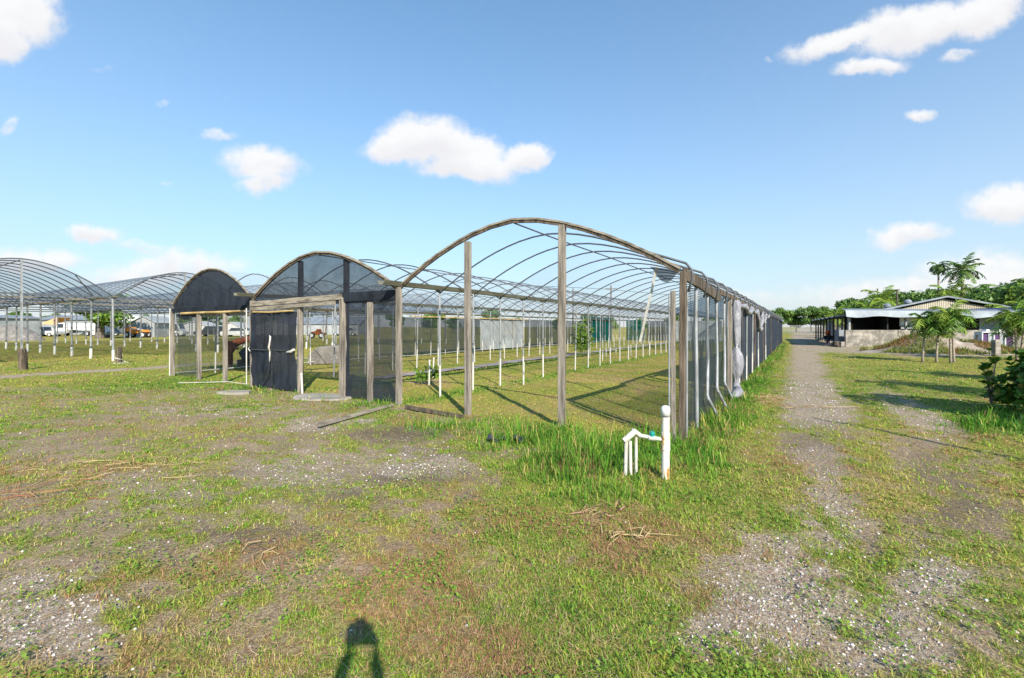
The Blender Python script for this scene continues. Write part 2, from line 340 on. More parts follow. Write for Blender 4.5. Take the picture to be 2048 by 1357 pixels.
    L(t, mix(ca.outputs[0], soil, turf), p.inputs['Base Color'])
    b = N(t, 'ShaderNodeBump', Strength=.8, Distance=.03); L(t, n_fine, b.inputs['Height']); L(t, b.outputs[0], p.inputs['Normal'])
    L(t, p.outputs[0], out.inputs[0]); me.materials.append(m)
    o = bpy.data.objects.new('ground', me); col.objects.link(o); tag(o, kind='structure')
ground()

def raw(name, co, faces, cols, mat, label, cat, nv):
    """faces all nv-gons, one colour each"""
    me = bpy.data.meshes.new(name); me.vertices.add(len(co)); me.vertices.foreach_set('co', co.astype(np.float32).ravel())
    me.loops.add(faces.size); me.loops.foreach_set('vertex_index', faces.ravel().astype(np.int32))
    me.polygons.add(len(faces)); me.polygons.foreach_set('loop_start', np.arange(0, faces.size, nv, dtype=np.int32)); me.update()
    a = me.color_attributes.new('Col', 'FLOAT_COLOR', 'POINT'); a.data.foreach_set('color', np.concatenate([cols, np.ones((len(cols), 1))], 1).astype(np.float32).ravel())
    me.materials.append(mat); o = bpy.data.objects.new(name, me); col.objects.link(o); return tag(o, label, cat, kind='stuff')
PAL = np.array([(.05, .17, .015), (.13, .31, .025), (.27, .41, .04), (.43, .42, .07), (.54, .41, .15), (.58, .41, .24), (.28, .14, .07)])
def scatter(n, r0, r1, a0=18, a1=162):
    r = r0*(r1/r0)**rng.random(n); a = np.radians(a0+(a1-a0)*rng.random(n)); return r*np.cos(a), r*np.sin(a), r
def blades(name, label, n, r0, r1, kind):
    X, Y, r = scatter(n, r0, r1); tz = rng.random(n); hf = np.ones(n); tha = None
    if kind != 'straw':
        G = 14 if kind == 'turf' else 18; m = n//G; cx, cy, cr = scatter(m, r0, r1); cz = rng.random(m); ch = .55+.9*rng.random(m)**1.5
        sel = np.arange(n) < (n*.62); i = rng.integers(0, m, n); oa = rng.random(n)*6.283; od = np.abs(rng.normal(0, .012 if kind == 'turf' else .022, n))*np.maximum(r/3, 1)**.6
        X = np.where(sel, cx[i]+od*np.cos(oa), X); Y = np.where(sel, cy[i]+od*np.sin(oa), Y); r = np.hypot(X, Y); tz = np.where(sel, cz[i], tz); hf = np.where(sel, ch[i], .8); tha = oa
    f = fields(X, Y)
    if kind == 'turf': keep = rng.random(n) < np.clip(f['cover']*.86+.14, 0, 1)
    elif kind == 'tall': keep = rng.random(n) < f['lush']**1.2
    elif kind == 'straw': keep = rng.random(n) < .22+.7*f['straw']+.2*f['dry']
    X, Y, r = X[keep], Y[keep], r[keep]; f = {k: q[keep] for k, q in f.items()}; n = len(X); tz = tz[keep]; hf = hf[keep]; tha = tha[keep] if tha is not None else None
    far = np.maximum(r/2.6, 1)
    th = rng.random(n)*2*np.pi if tha is None else tha+rng.normal(0, .5, n)
    if kind == 'turf':
        h = (.014+.042*rng.random(n)**2)*(1+f['lush']*1.8)*(.6+.4*f['cover'])*(1-.35*f['inside']); lean = .5+1.0*rng.random(n); w = .0015*far**.85*(.7+.8*rng.random(n))
        h *= far**.12
    elif kind == 'tall':
        h = (.09+.26*rng.random(n)**1.5)*(.45+.75*f['lush']); lean = .15+.75*rng.random(n)**1.3; w = .0022*far**.6*(.7+.7*rng.random(n))
        h *= np.where(f['inside'] > .5, .45, 1)*np.where(r > 9, .7, 1)
    else:
        h = .02+.09*rng.random(n)**3; lean = np.full(n, 9.0); w = .0012*far**.7*(.6+.8*rng.random(n))
    h = h*hf
    dxy = lean/np.sqrt(1+lean*lean)*h; dz = h/np.sqrt(1+lean*lean)
    tx, ty = np.cos(th), np.sin(th); sx, sy = -ty, tx
    z0 = height(X, Y)-.003+(.012 if kind == 'straw' else 0)
    mid = .5+.1*rng.random(n)
    P = np.empty((n, 5, 3)); wob = (rng.random(n)-.5)*h*.4
    P[:, 0] = np.stack([X-sx*w, Y-sy*w, z0], 1); P[:, 1] = np.stack([X+sx*w, Y+sy*w, z0], 1)
    mx, my, mz = X+tx*dxy*mid*.7+sx*wob, Y+ty*dxy*mid*.7+sy*wob, z0+dz*(mid+.2)
    P[:, 2] = np.stack([mx+sx*w*.8, my+sy*w*.8, mz], 1); P[:, 3] = np.stack([mx-sx*w*.8, my-sy*w*.8, mz], 1)
    P[:, 4] = np.stack([X+tx*dxy, Y+ty*dxy, z0+dz], 1)
    b = np.arange(n)[:, None]*5
    fc = np.concatenate([b+np.array([[0, 1, 2]]), b+np.array([[0, 2, 3]]), b+np.array([[3, 2, 4]])])
    if kind == 'straw': k = rng.choice([4, 5, 5, 6, 6], n)+0.0
    elif kind == 'tall': k = tz*1.3+rng.random(n)*.5-.1+(rng.random(n) < .14)*2.9
    else:
        k = f['dry']*2.8+rng.random(n)*.9+tz*1.8-1.1+(f['nf']-.5)*2.6+(rng.random(n) < .10+.25*f['straw'])*2.4-.6*f['lush']
    k = np.clip(k, 0, 5.99); i0 = k.astype(int); fr = (k-i0)[:, None]; c = PAL[i0]*(1-fr)+PAL[np.minimum(i0+1, 6)]*fr
    rbn = sm(.56, .68, fbm(X, Y, 1.6, 63)+.12*f['straw'])*(f['inside'] < .5)*(rng.random(n) < (.12 if kind == 'tall' else .6)); c = c*(1-rbn[:, None])+rbn[:, None]*np.array([[.40, .21, .12]])
    c = c*(.7+.55*rng.random((n, 1)))
    return raw(name, P.reshape(-1, 3), fc, np.repeat(c, 5, 0), M['straw'] if kind == 'straw' else M['grass'], label, 'grass', 3)
blades('grass', 'short mixed green and straw coloured grass over the whole ground', 950000, 1.7, 60, 'turf')
blades('tall_grass', 'tall bright green grass along the hoop house edges and round the white pipes', 300000, 2.2, 40, 'tall')
blades('dead_grass', 'dry brown stems lying in the turf', 200000, 1.7, 14, 'straw')
def weeds():
    n = 70000; X, Y, r = scatter(n, 1.8, 9); f = fields(X, Y)
    cl = sm(.50, .62, fbm(X, Y, 2.2, 41))*(f['u'] < .3)
    keep = rng.random(n) < cl*(.25+.75*np.clip(f['cover'], .25, 1)); X, Y, r = X[keep], Y[keep], r[keep]; n = len(X)
    th = rng.random(n)*2*np.pi; s = .006+.009*rng.random(n); tilt = (rng.random(n)-.3)*.9; z = height(X, Y)+.008+.03*rng.random(n)
    tx, ty = np.cos(th), np.sin(th); P = np.empty((n, 4, 3))
    P[:, 0] = np.stack([X, Y, z], 1); P[:, 2] = np.stack([X+tx*s*2, Y+ty*s*2, z+tilt*s*2], 1)
    P[:, 1] = np.stack([X+tx*s-ty*s*.75, Y+ty*s+tx*s*.75, z+tilt*s+s*.2], 1); P[:, 3] = np.stack([X+tx*s+ty*s*.75, Y+ty*s-tx*s*.75, z+tilt*s+s*.2], 1)
    k = rng.random(n)[:, None]; c = np.array([[.12, .24, .03]])*(1-k)+np.array([[.30, .42, .06]])*k
    raw('weeds', P.reshape(-1, 3), np.arange(n*4).reshape(-1, 4), np.repeat(c, 4, 0), M['grass'], 'small bright leafed weeds growing through the turf', 'weeds', 4)
weeds()
def stones():
    n = 130000; X, Y, r = scatter(n, 1.8, 16); f = fields(X, Y)
    keep = rng.random(n) < (.03+.95*f['gravel']**1.3)*(.25+.75*(1-f['cover'])); X, Y, r = X[keep], Y[keep], r[keep]; n = len(X)
    s = (.0026+.0095*rng.random(n)**4)*np.maximum(r/3.2, 1)**.55; th = rng.random(n)*6.28
    o = np.array([(1, 0, 0), (0, 1, 0), (-1, 0, 0), (0, -1, 0), (0, 0, .65), (0, 0, -.5)], float)
    P = np.empty((n, 6, 3)); ec = .55+.5*rng.random(n); z = height(X, Y)+s*.2
    for i in range(6):
        a = o[i, 0]*s*1.2; b = o[i, 1]*s*ec*1.2; P[:, i] = np.stack([X+a*np.cos(th)-b*np.sin(th), Y+a*np.sin(th)+b*np.cos(th), z+o[i, 2]*s], 1)
    P += (rng.random(P.shape)-.5)*s[:, None, None]*.5
    b = np.arange(n)[:, None]*6
    fc = np.concatenate([b+np.array([t]) for t in ((0, 1, 4), (1, 2, 4), (2, 3, 4), (3, 0, 4), (1, 0, 5), (2, 1, 5), (3, 2, 5), (0, 3, 5))])
    k = rng.random((n, 1))**1.3; c = np.array([[.24, .20, .18]])*(1-k)+np.array([[.74, .68, .66]])*k
    raw('gravel', P.reshape(-1, 3), fc, np.repeat(c, 6, 0), M['stone'], 'pale shell gravel scattered over the bare soil and the track', 'gravel', 3)
stones()

# ---------------------------------------------------------------- main hoop house block
LEN = 46.0; SP = 1.22; NH = 38
def arch(v0, v1, z0, rise, n=20, ex=1.75):
    pts = []
    for i in range(n+1):
        d = -1+2*i/n; d = math.copysign(abs(d)**.9, d); pts.append((v0+(v1-v0)*(d+1)/2, z0+rise*(1-abs(d)**ex)))
    return pts
def hoop_mesh(v0, v1, z0, rise, r=.016, shoulder=False, n=20):
    mb = MB(); p = [(0, v, z) for v, z in arch(v0, v1, z0, rise, n)]
    if shoulder: p = [(0, v0-.07, z0-.30), (0, v0-.13, z0-.12), (0, v0-.12, z0+.0), (0, v0-.04, z0+.10)]+p[2:]
    mb.tube(p, r, 6); return mb
def post_mesh(h, r=.022, sleeve=.75):
    mb = MB(); mb.tube([(0, 0, sleeve-.02), (0, 0, h*.6), (0, 0, h)], r, 8); mb.mi = 1; mb.tube([(0, 0, -.05), (0, 0, sleeve)], r*1.08, 8); mb.mi = 0
    mb.tube([(0, 0, sleeve-.02), (0, 0, sleeve+.03)], r*1.4, 8); return mb
def wood_post(p, h, w=.1, name='end_post', lean=(0, 0), mat='wood', parent=None, seg=8):
    mb = MB(); mb.bar((p[0], p[1], -.1), (p[0]+lean[0], p[1]+lean[1], h), w, w*.95, seg, .004, Vector((0, 1, 0)))
    return mb.build(name, M[mat], parent, bevel=.006)
def end_board(mb, pts, u=-.03, hgt=.085, th=.045):
    n = len(pts)
    for i in range(n-1):
        (a, b), (c, d) = pts[i], pts[i+1]; e = .01
        mb.bar((u-(i % 2)*.002, a, b), (u-(i % 2)*.002, c, d), th, hgt, 1, 0)
def wavy_net(mb, u0, u1, v, z0, z1, nu=30, nz=8, amp=.03, seed=0):
    def fn(a, b):
        u = u0+(u1-u0)*a; z = z0+(z1-z0)*b
        return (u, v+amp*math.sin(u*5+seed)*math.sin(b*3)+amp*.6*math.sin(u*13+seed*3), z+(.03*math.sin(u*7) if b == 0 else 0))
    mb.grid(fn, nu, nz)
def face_net(mb, v0, v1, z0, z1, u=-.01, amp=.012, n=14):
    def fn(a, b): v = v0+(v1-v0)*a; z = z0+(z1-z0)*b; return (u+amp*math.sin(v*6+z*3)+amp*math.sin(v*17)+amp*.8*math.sin(z*9+v*2.5)+amp*.5*math.sin(v*31+z*13), v, z)
    mb.grid(fn, n, n)
def tymp(mb, v0, v1, z0, rise, zb, u):
    pts = arch(v0, v1, z0, rise, 32)
    def fn(a, b):
        i = min(int(a*32+.5), 32); v, z = pts[i]; return (u+.01*math.sin(v*7+b*4), v, zb+(z-zb)*b)
    mb.grid(fn, 32, 6)
post_src = {}
def row_posts(parent, v, h, us, name='pipe_post'):
    key = round(h, 2)
    for u in us:
        if key not in post_src: post_src[key] = post_mesh(h).build(name, [M['pipe'], M['pvc']], parent); c = post_src[key]; c.location = (u, v, 0)
        else: c = inst(post_src[key], parent, (u, v, 0))
        c.rotation_euler = (random.uniform(-.02, .02), random.uniform(-.02, .02), random.random()*6)
def gutter(parent, v, z, u0=-.5, u1=LEN):
    mb = MB(); w = .11
    prof = [(-w, .06), (-w*.55, -.03), (w*.55, -.03), (w, .06), (w-.012, .06), (w*.5, -.016), (-w*.5, -.016), (-w+.012, .06)]
    n = 16; vs = []; fs = []
    for i in range(n+1):
        u = u0+(u1-u0)*i/n; sag = .012*math.sin(i*2.1)
        for (a, b) in prof: vs.append((u, v+a, z+b+sag))
    for i in range(n):
        for k in range(8): fs.append((i*8+k, i*8+(k+1) % 8, i*8+8+(k+1) % 8, i*8+8+k))
    fs += [tuple(range(8)), tuple(n*8+k for k in range(7, -1, -1))]; mb.add(vs, fs); return mb.build('gutter', M['gutter'], parent)
def film(parent, v0, v1, z0, rise, u0, u1, mat, dz=.02, name='roof_film'):
    pts = arch(v0, v1, z0, rise, 20)
    def fn(a, b):
        i = min(int(b*20+.5), 20); u = u0+(u1-u0)*a; v, z = pts[i]; return (u, v, z+dz-.025*abs(math.sin(u/SP*math.pi)))
    mb = MB(); mb.grid(fn, int((u1-u0)/SP*4), 20); return mb.build(name, M[mat], parent, smooth=True)
base = uv2(0, 0)
G1 = 'connected hoop house bays'
# ---- bay 1 (right, open front)
b1 = thing('hoop_house', 'tall open-fronted hoop house bay with bare arched pipes, nearest the gravel track', 'hoop house', base, TH, G1)
Z0, RI = 2.38, 1.03
src = hoop_mesh(0, 5.5, Z0, RI, .017, True).build('hoop', M['pipe_dark'], b1, smooth=True); src.location = (.02, 0, 0)
for i in range(1, NH+1): inst(src, b1, (i*SP, random.uniform(-.01, .01), random.uniform(-.012, .012)))
mb = MB(); end_board(mb, arch(.02, 5.5, Z0+.025, RI, 14, 1.7), -.045, .036); mb.build('arch_board', M['wood_h'], b1, bevel=.004); mb = MB(); end_board(mb, arch(.04, 5.48, Z0-.015, RI, 14, 1.7), -.035, .05, .035); mb.build('arch_board', M['wood_dark'], b1)  # dark lower board: shaded underside of the arch put into its colour
wood_post((-.03, 3.73), 3.15, .1, parent=b1); wood_post((-.03, 1.84), 3.22, .105, parent=b1, lean=(0, -.015)); 
wood_post((.02, .02), 2.36, .085, 'corner_post', parent=b1, mat='wood_dark', lean=(0, -.03)); wood_post((-.05, .105), 2.1, .06, 'corner_post', parent=b1, mat='wood', lean=(0, .01))
mb = MB(); mb.tube([(-.12, .15, .0), (-.12, .15, 2.05)], .012, 6); mb.tube([(.13, -.03, .05), (.13, -.035, 2.1)], .014, 6); mb.build('conduit', M['pipe'], b1)
row_posts(b1, 5.5, 2.42, [SP*k for k in range(1, NH)])
gutter(b1, 5.5, 2.45)
mb = MB(); mb.tube([(k*1.0, 2.75, Z0+RI-.035-.01*math.sin(k)) for k in range(0, 47)], .014, 6); mb.build('ridge_pipe', M['pipe_dark'], b1)
mb = MB(); mb.tube([(1.2, 5.4, 2.62), (6, 3.6, 2.72), (13, 1.3, 2.70), (19, .3, 2.5)], .006, 5); mb.build('wire', M['pipe_dark'], b1)
film(b1, 0, 5.5, Z0, RI, SP*3, 22, 'film'); film(b1, 0, 5.5, Z0, RI, 22.05, LEN, 'film_blue', .02, 'shade_cloth')
# right-hand wall
mb = MB()
pr = [(0, 2.33), (1.1, 2.30), (2.2, 2.24), (3.0, 2.19), (3.4, 2.20)]
for (a, b), (c, d) in zip(pr, pr[1:]): mb.bar((a, -.02, b), (c+.01, -.02, d), .045, .17)
pr = [(3.35, 2.30), (6, 2.31), (9, 2.27), (13, 2.30), (20, 2.26), (28, 2.31), (LEN, 2.3)]
for (a, b), (c, d) in zip(pr, pr[1:]): mb.bar((a, -.025, b), (c+.01, -.025, d), .04, .11)
mb.build('eave_board', M['wood_dark'], b1, bevel=.004)
for k, u in enumerate([1.1, 2.15, 3.25, 4.35]):
    mb = MB(); t = u
    p = [(t, .02, 2.25), (t-.02, .02, 1.6), (t-.08, .0, 1.0)] + ([(t-.04, 0, -.02)] if k == 0 else [(t-.32, -.03, .42), (t-.33, -.05, .36), (t-.12, -.16, .05)])
    mb.tube(p, .027, 8); mb.build('side_pipe', M['pipe'], b1)
wood_post((5.15, 0), 2.25, .1, 'side_post', parent=b1)
row_posts(b1, .06, 2.3, [5.9+SP*k for k in range(33)], 'side_pipe'); row_posts(b1, -.05, 2.3, [6.6, 8.6, 10.6, 13.4, 18.2], 'side_pipe')
for u in (7.6, 12.2, 17, 24, 33, 46): wood_post((u, .0), 2.3, .09, 'side_post', parent=b1, mat='wood_dark')
mb = MB(); wavy_net(mb, .1, 5.1, .05, .0, 2.2, 40, 10, .05, 1); mb.build('side_net', M['net_side'], b1, smooth=True)
mb = MB(); wavy_net(mb, 1.1, 3.7, .12, .05, 1.35, 30, 10, .07, 2); mb.build('side_net', M['net_side'], b1, smooth=True)
mb = MB(); wavy_net(mb, 6.3, LEN, -.005, .0, 2.22, 120, 6, .03, 4); mb.build('side_net', M['net_wall'], b1, smooth=True)
# gathered white sheeting tied to the post
mb = MB()
prof = [(.03, .02), (.15, .05), (.09, .16), (.05, .32), (.07, .38), (.125, .52), (.15, .72), (.13, .92), (.06, 1.08), (.035, 1.12), (.06, 1.2), (.085, 1.5), (.10, 1.85), (.09, 2.1), (.06, 2.24)]
mb.lathe(prof, (5.5, -.1, 0), 20, .16); mb.build('gathered_sheeting', M['plastic_white'], b1, smooth=True)
mb = MB()
mb.tube([(5.5, -.1, .1), (5.1, -.2, .05), (4.7, -.18, .09), (4.4, -.14, .04)], [.10, .12, .10, .04], 9); mb.build('gathered_sheeting', M['plastic_white'], b1, smooth=True)
def scallop(u0, u1, drop, r):
    mb = MB(); n = 14; mb.tube([(u0+(u1-u0)*i/n, -.1+.02*math.sin(i*2), 2.2-drop*math.sin(math.pi*i/n)) for i in range(n+1)], [r*(.75+.35*abs(math.sin(i*1.9))) for i in range(n+1)], 8)
    return mb.build('sheeting_roll', M['plastic_white'], b1, smooth=True)
for a, b, d, r in ((5.6, 7.6, .07, .06), (7.7, 9.8, .18, .07), (9.9, 12.2, .12, .06), (12.3, 15.0, .75, .07), (15.1, 17.2, .45, .06), (17.3, 20, .15, .06), (41, 45.5, .12, .07)): scallop(a, b, d, r)
mb = MB(); bt = at(1314, 9.2, 2.83)-base; bb = at(1280, 9.6, 1.28)-base; loc_ = lambda q: (q.x*UX+q.y*UY, -q.x*UY+q.y*UX, q.z); mb.bar(loc_(bt), loc_(bb), .045, .03, 6, .006); mb.build('hanging_batten', M['pvc'], b1)
mb = MB(); mb.grid(lambda a, b: (2.5+.25*b, 1.15-.5*a, 2.80-.10*a-.26*a*(1-a)*4*b), 8, 6); mb.build('torn_net', M['net_mid'], b1, smooth=True)
# ---- bay 2 (middle, screen door)
b2 = thing('hoop_house', 'middle hoop house bay with black screen door and see-through screened gable', 'hoop house', uv2(0, 5.5), TH, G1)
Z2, R2 = 2.36, .98; V = 5.5
src = hoop_mesh(0, V, Z2, R2, .017).build('hoop', M['pipe_dark'], b2, smooth=True); src.location = (.02, 0, 0)
for i in range(1, NH+1): inst(src, b2, (i*SP, random.uniform(-.01, .01), random.uniform(-.012, .012)))
mb = MB(); end_board(mb, arch(0, V, Z2+.03, R2, 12, 1.75), -.05, .045); mb.build('arch_board', M['wood_h'], b2, bevel=.004); mb = MB(); end_board(mb, arch(.02, V-.02, Z2-.01, R2, 12, 1.75), -.03, .05, .03); mb.build('arch_board', M['wood_dark'], b2)  # second board is dark to paint in the arch's shaded underside
mb = MB(); tymp(mb, .02, V-.02, Z2, R2, 2.12, -.012); mb.build('gable_net', M['net_mid'], b2, smooth=True)
mb = MB(); face_net(mb, .06, 1.74, .05, 2.2, -.02); mb.build('side_panel_net', M['net_mid'], b2, smooth=True)
mb = MB(); face_net(mb, .5, .9, 2.12, 2.3, -.05); face_net(mb, .12, 1.9, 2.16, 2.36, -.055, .02); mb.build('folded_net', M['net_black'], b2, smooth=True)
for v, h, w in ((-.03, 2.4, .1), (.83, 2.12, .1), (1.74, 2.25, .12), (3.35, 2.1, .1), (5.5, 2.3, .11)):
    wood_post((-.06, v), h, w, parent=b2)
for v, h in ((1.76, 3.2), (3.5, 3.22)): wood_post((.05, v), h, .1, 'gable_post', parent=b2, mat='wood_dark')
mb = MB(); mb.bar((-.12, 1.7, 2.27), (-.12, 5.5, 2.20), .04, .13, 6, .004); mb.bar((-.14, 1.9, 2.14), (-.14, 5.45, 2.07), .035, .09, 6, .004); mb.build('header_board', M['wood_h'], b2, bevel=.004)
mb = MB(); mb.tube([(-.16, 3.5, 1.99), (-.17, 4.5, 1.97), (-.16, 5.3, 1.99)], .022, 8); mb.build('roller_pole', M['bamboo'], b2)
# screen door leaf
dm = MB(); face_net(dm, 3.42, 5.42, .04, 1.97, -.13, .02, 22); dr = dm.build('door', M['net_black'], b2, smooth=True)
mb = MB(); mb.bar((-.16, 4.4, .08), (-.16, 4.4, 1.95), .012, .03); mb.bar((-.15, 3.45, 1.02), (-.15, 5.4, 1.0), .012, .03); mb.build('door_seam', M['blackish'], dr)
mb = MB(); mb.tube([(-.19, 4.46, 1.38), (-.2, 4.4, 1.34), (-.2, 4.43, 1.2), (-.2, 4.47, 1.08), (-.19, 4.44, .98)], [.012, .022, .02, .028, .018], 7); mb.tube([(-.19, 4.44, .98), (-.19, 4.45, .72)], .017, 7); mb.build('door_rope', M['pvc'], dr, smooth=True)
mb = MB(); mb.tube([(-.19, 4.45, .74), (-.19, 4.48, .5), (-.19, 4.58, .3), (-.2, 4.75, .12)], .01, 6); mb.build('cable', M['blackish'], dr)
mb = MB(); mb.tube([(-.19, 3.4, 1.05), (-.2, 3.5, 1.0), (-.19, 3.72, .98)], [.03, .035, .01], 7); mb.tube([(-.18, 5.4, .95), (-.2, 5.45, 1.02), (-.18, 5.42, 1.07)], .012, 6); mb.build('knot', M['pvc'], dr)
row_posts(b2, 5.5, 2.42, [SP*k for k in range(1, NH)])
gutter(b2, 5.5, 2.43)
mb = MB(); mb.tube([(k*1.0, 2.75, Z2+R2-.035) for k in range(0, 47)], .014, 6); mb.build('ridge_pipe', M['pipe_dark'], b2)
film(b2, 0, V, Z2, R2, SP*2, LEN, 'film')
# ---- bay 3 (left, black gable)
b3 = thing('hoop_house', 'left hoop house bay with solid black cloth gable and rolled net above open front', 'hoop house', uv2(0, 11), TH, G1)
V3 = 4.9; Z3, R3 = 2.30, 1.0
src = hoop_mesh(0, V3, Z3, R3, .017).build('hoop', M['pipe_dark'], b3, smooth=True); src.location = (.02, 0, 0)
for i in range(1, NH+1): inst(src, b3, (i*SP, 0, random.uniform(-.012, .012)))
mb = MB(); end_board(mb, arch(0, V3, Z3+.03, R3, 14, 1.9), -.05, .035); mb.build('arch_board', M['wood_h'], b3, bevel=.004); mb = MB(); end_board(mb, arch(.02, V3-.02, Z3, R3, 14, 1.9), -.03, .04, .03); mb.build('arch_board', M['wood_dark'], b3)  # lower board coloured dark for the underside shade, as on the other bays
mb = MB(); tymp(mb, .02, V3-.02, Z3, R3, 2.10, -.02); mb.build('gable_cloth', M['net_black'], b3, smooth=True)
mb = MB(); mb.bar((-.06, .1, 2.13), (-.06, V3, 2.12), .05, .13, 6, .006); mb.build('hem', M['net_black'], b3)
mb = MB(); mb.tube([(-.08, .35, 2.04), (-.1, 1.6, 2.02), (-.09, 2.6, 2.03), (-.08, 4.2, 2.02)], [.02, .035, .03, .04], 8); mb.build('roller_pole', M['bamboo'], b3)
mb = MB(); mb.bar((.02, .1, 1.96), (.02, V3-.1, 1.94), .04, .1, 5, .004); mb.build('header_board', M['wood'], b3)
mb = MB(); mb.grid(lambda a, b: (-.05, 3.3+1.3*a, 2.02-.14*math.sin(a*3.1)*b-.05*b), 14, 4); mb.build('loose_net', M['net_black'], b3, smooth=True)
for v, h, w in ((0.02, 2.2, .09), (1.47, 1.98, .1), (3.06, 1.98, .1), (V3, 2.1, .1)): wood_post((-.06, v), h, w, parent=b3)
mb = MB(); mb.tube([(-.12, .2, 0), (-.12, .2, 2.1)], .015, 6); mb.tube([(-.1, V3+.1, 0), (-.1, V3+.07, 2.2)], .018, 6); mb.build('conduit', M['pvc'], b3)
mb = MB(); mb.tube([(-.15, .1, .06), (-.25, .9, .09), (-.5, 1.6, .05), (-.9, 2.3, .03)], .009, 6); mb.build('hose', M['pvc'], b3)
row_posts(b3, V3, 2.3, [SP*k for k in range(1, NH)], 'pipe_post')
gutter(b3, V3, 2.32, 0)
film(b3, 0, V3, Z3, R3, .05, LEN, 'film')
# left wall: nets, grey sheets, bottom rail
mb = MB(); wavy_net(mb, .1, 3.2, V3, .05, 2.0, 20, 6, .03); mb.build('wall_net', M['net_side'], b3, smooth=True)
mb = MB(); wavy_net(mb, 9.6, 16.8, V3, .12, 2.1, 30, 6, .03); mb.build('wall_net', M['net_back'], b3, smooth=True); mb = MB(); wavy_net(mb, 22.4, 34, V3, .05, 2.15, 40, 6, .03); mb.build('wall_net', M['net_back'], b3, smooth=True)
mb = MB()
for k in range(5): mb.box((17.4+1.08*k, V3+.03*(k % 2), 1.15), (1.1, .02, 2.1))
mb.build('grey_sheet', M['grey_siding'], b3)
mb = MB()
for k in range(8): mb.tube([(k*5.75/1, V3-.06, .10+.03*math.sin(k*2.3)), (k*5.75+2.9, V3-.06, .13), (k*5.75+5.75, V3-.06, .10+.03*math.sin(k*2.3+2.3))], .013, 6)
mb.build('bottom_rail', M['pvc'], b3); mb = MB(); face_net(mb, 3.1, V3-.05, .05, 2.05, -.03, .02); mb.build('front_net', M['net_side'], b3, smooth=True)
mb = MB(); mb.bar((10.5, V3-.08, 2.16), (23, V3-.08, 2.13), .05, .06); mb.build('rail', M['bamboo'], b3)
mb = MB(); mb.box((38.2, V3+.1, 1.3), (6, .05, 2.6)); mb.build('teal_panel', M['teal_cloth'], b3)
# far end walls
mb = MB(); face_net(mb, 2.6, V3, .05, 2.4, LEN, .02); mb.build('end_cloth', M['teal_cloth'], b3); mb = MB(); face_net(mb, 0, 2.5, .05, 2.3, LEN, .02); mb.build('end_cloth', M['net_back'], b3)
mb = MB()
for k in range(9): mb.box((LEN+.03*(k % 2), .3+.6*k, 1.15), (.02, .62, 2.2))
mb.build('end_sheet', M['grey_siding'], b2)
mb = MB(); face_net(mb, 0, 5.4, .1, 2.5, LEN, .03); tymp(mb, 0, 5.5, Z0, RI, 2.4, LEN); mb.build('end_cloth', M['film_blue'], b1)

# strip of weed cloth between the bays, and short white risers standing beside it
mb = MB(); mb.grid(lambda a, b: (2.8+40*a, 9.05+.75*b+.12*math.sin(a*37)+.05*math.sin(a*90+b*3), .045+.012*math.sin(a*160+b*9)), 160, 5)
pth = mb.build('path', plain('weed_cloth', (.30, .27, .25), (.20, .18, .17), (.10, .09, .08), (1.5, 1.5, 1.5), .9)); pth.location = base; pth.rotation_euler = (0, 0, TH); tag(pth, kind='structure')
mb = MB(); mb.tube([(0, 0, -.05), (0, 0, .62)], .022, 8); mb.tube([(0, 0, .58), (0, 0, .65)], .028, 8)
rs = mb.build('riser_pipe', M['pvc']); first = True
for (x, y) in [(1047, 770), (1001, 745), (858, 770), (866, 755), (1120, 740), (1205, 722), (1212, 715), (1262, 712), (1300, 700), (1232, 706), (1180, 716), (605, 790)]:
    p = gp(x, y); o = rs if first else rs.copy()
    if not first: col.objects.link(o)
    first = False; o.location = p; o.scale = (1, 1, .75+.4*random.random()); o.rotation_euler = (random.uniform(-.05, .05), random.uniform(-.05, .05), 0)
    tag(o, 'short white plastic irrigation riser standing in the turf inside the hoop houses', 'pipe', 'irrigation risers inside the hoop houses')
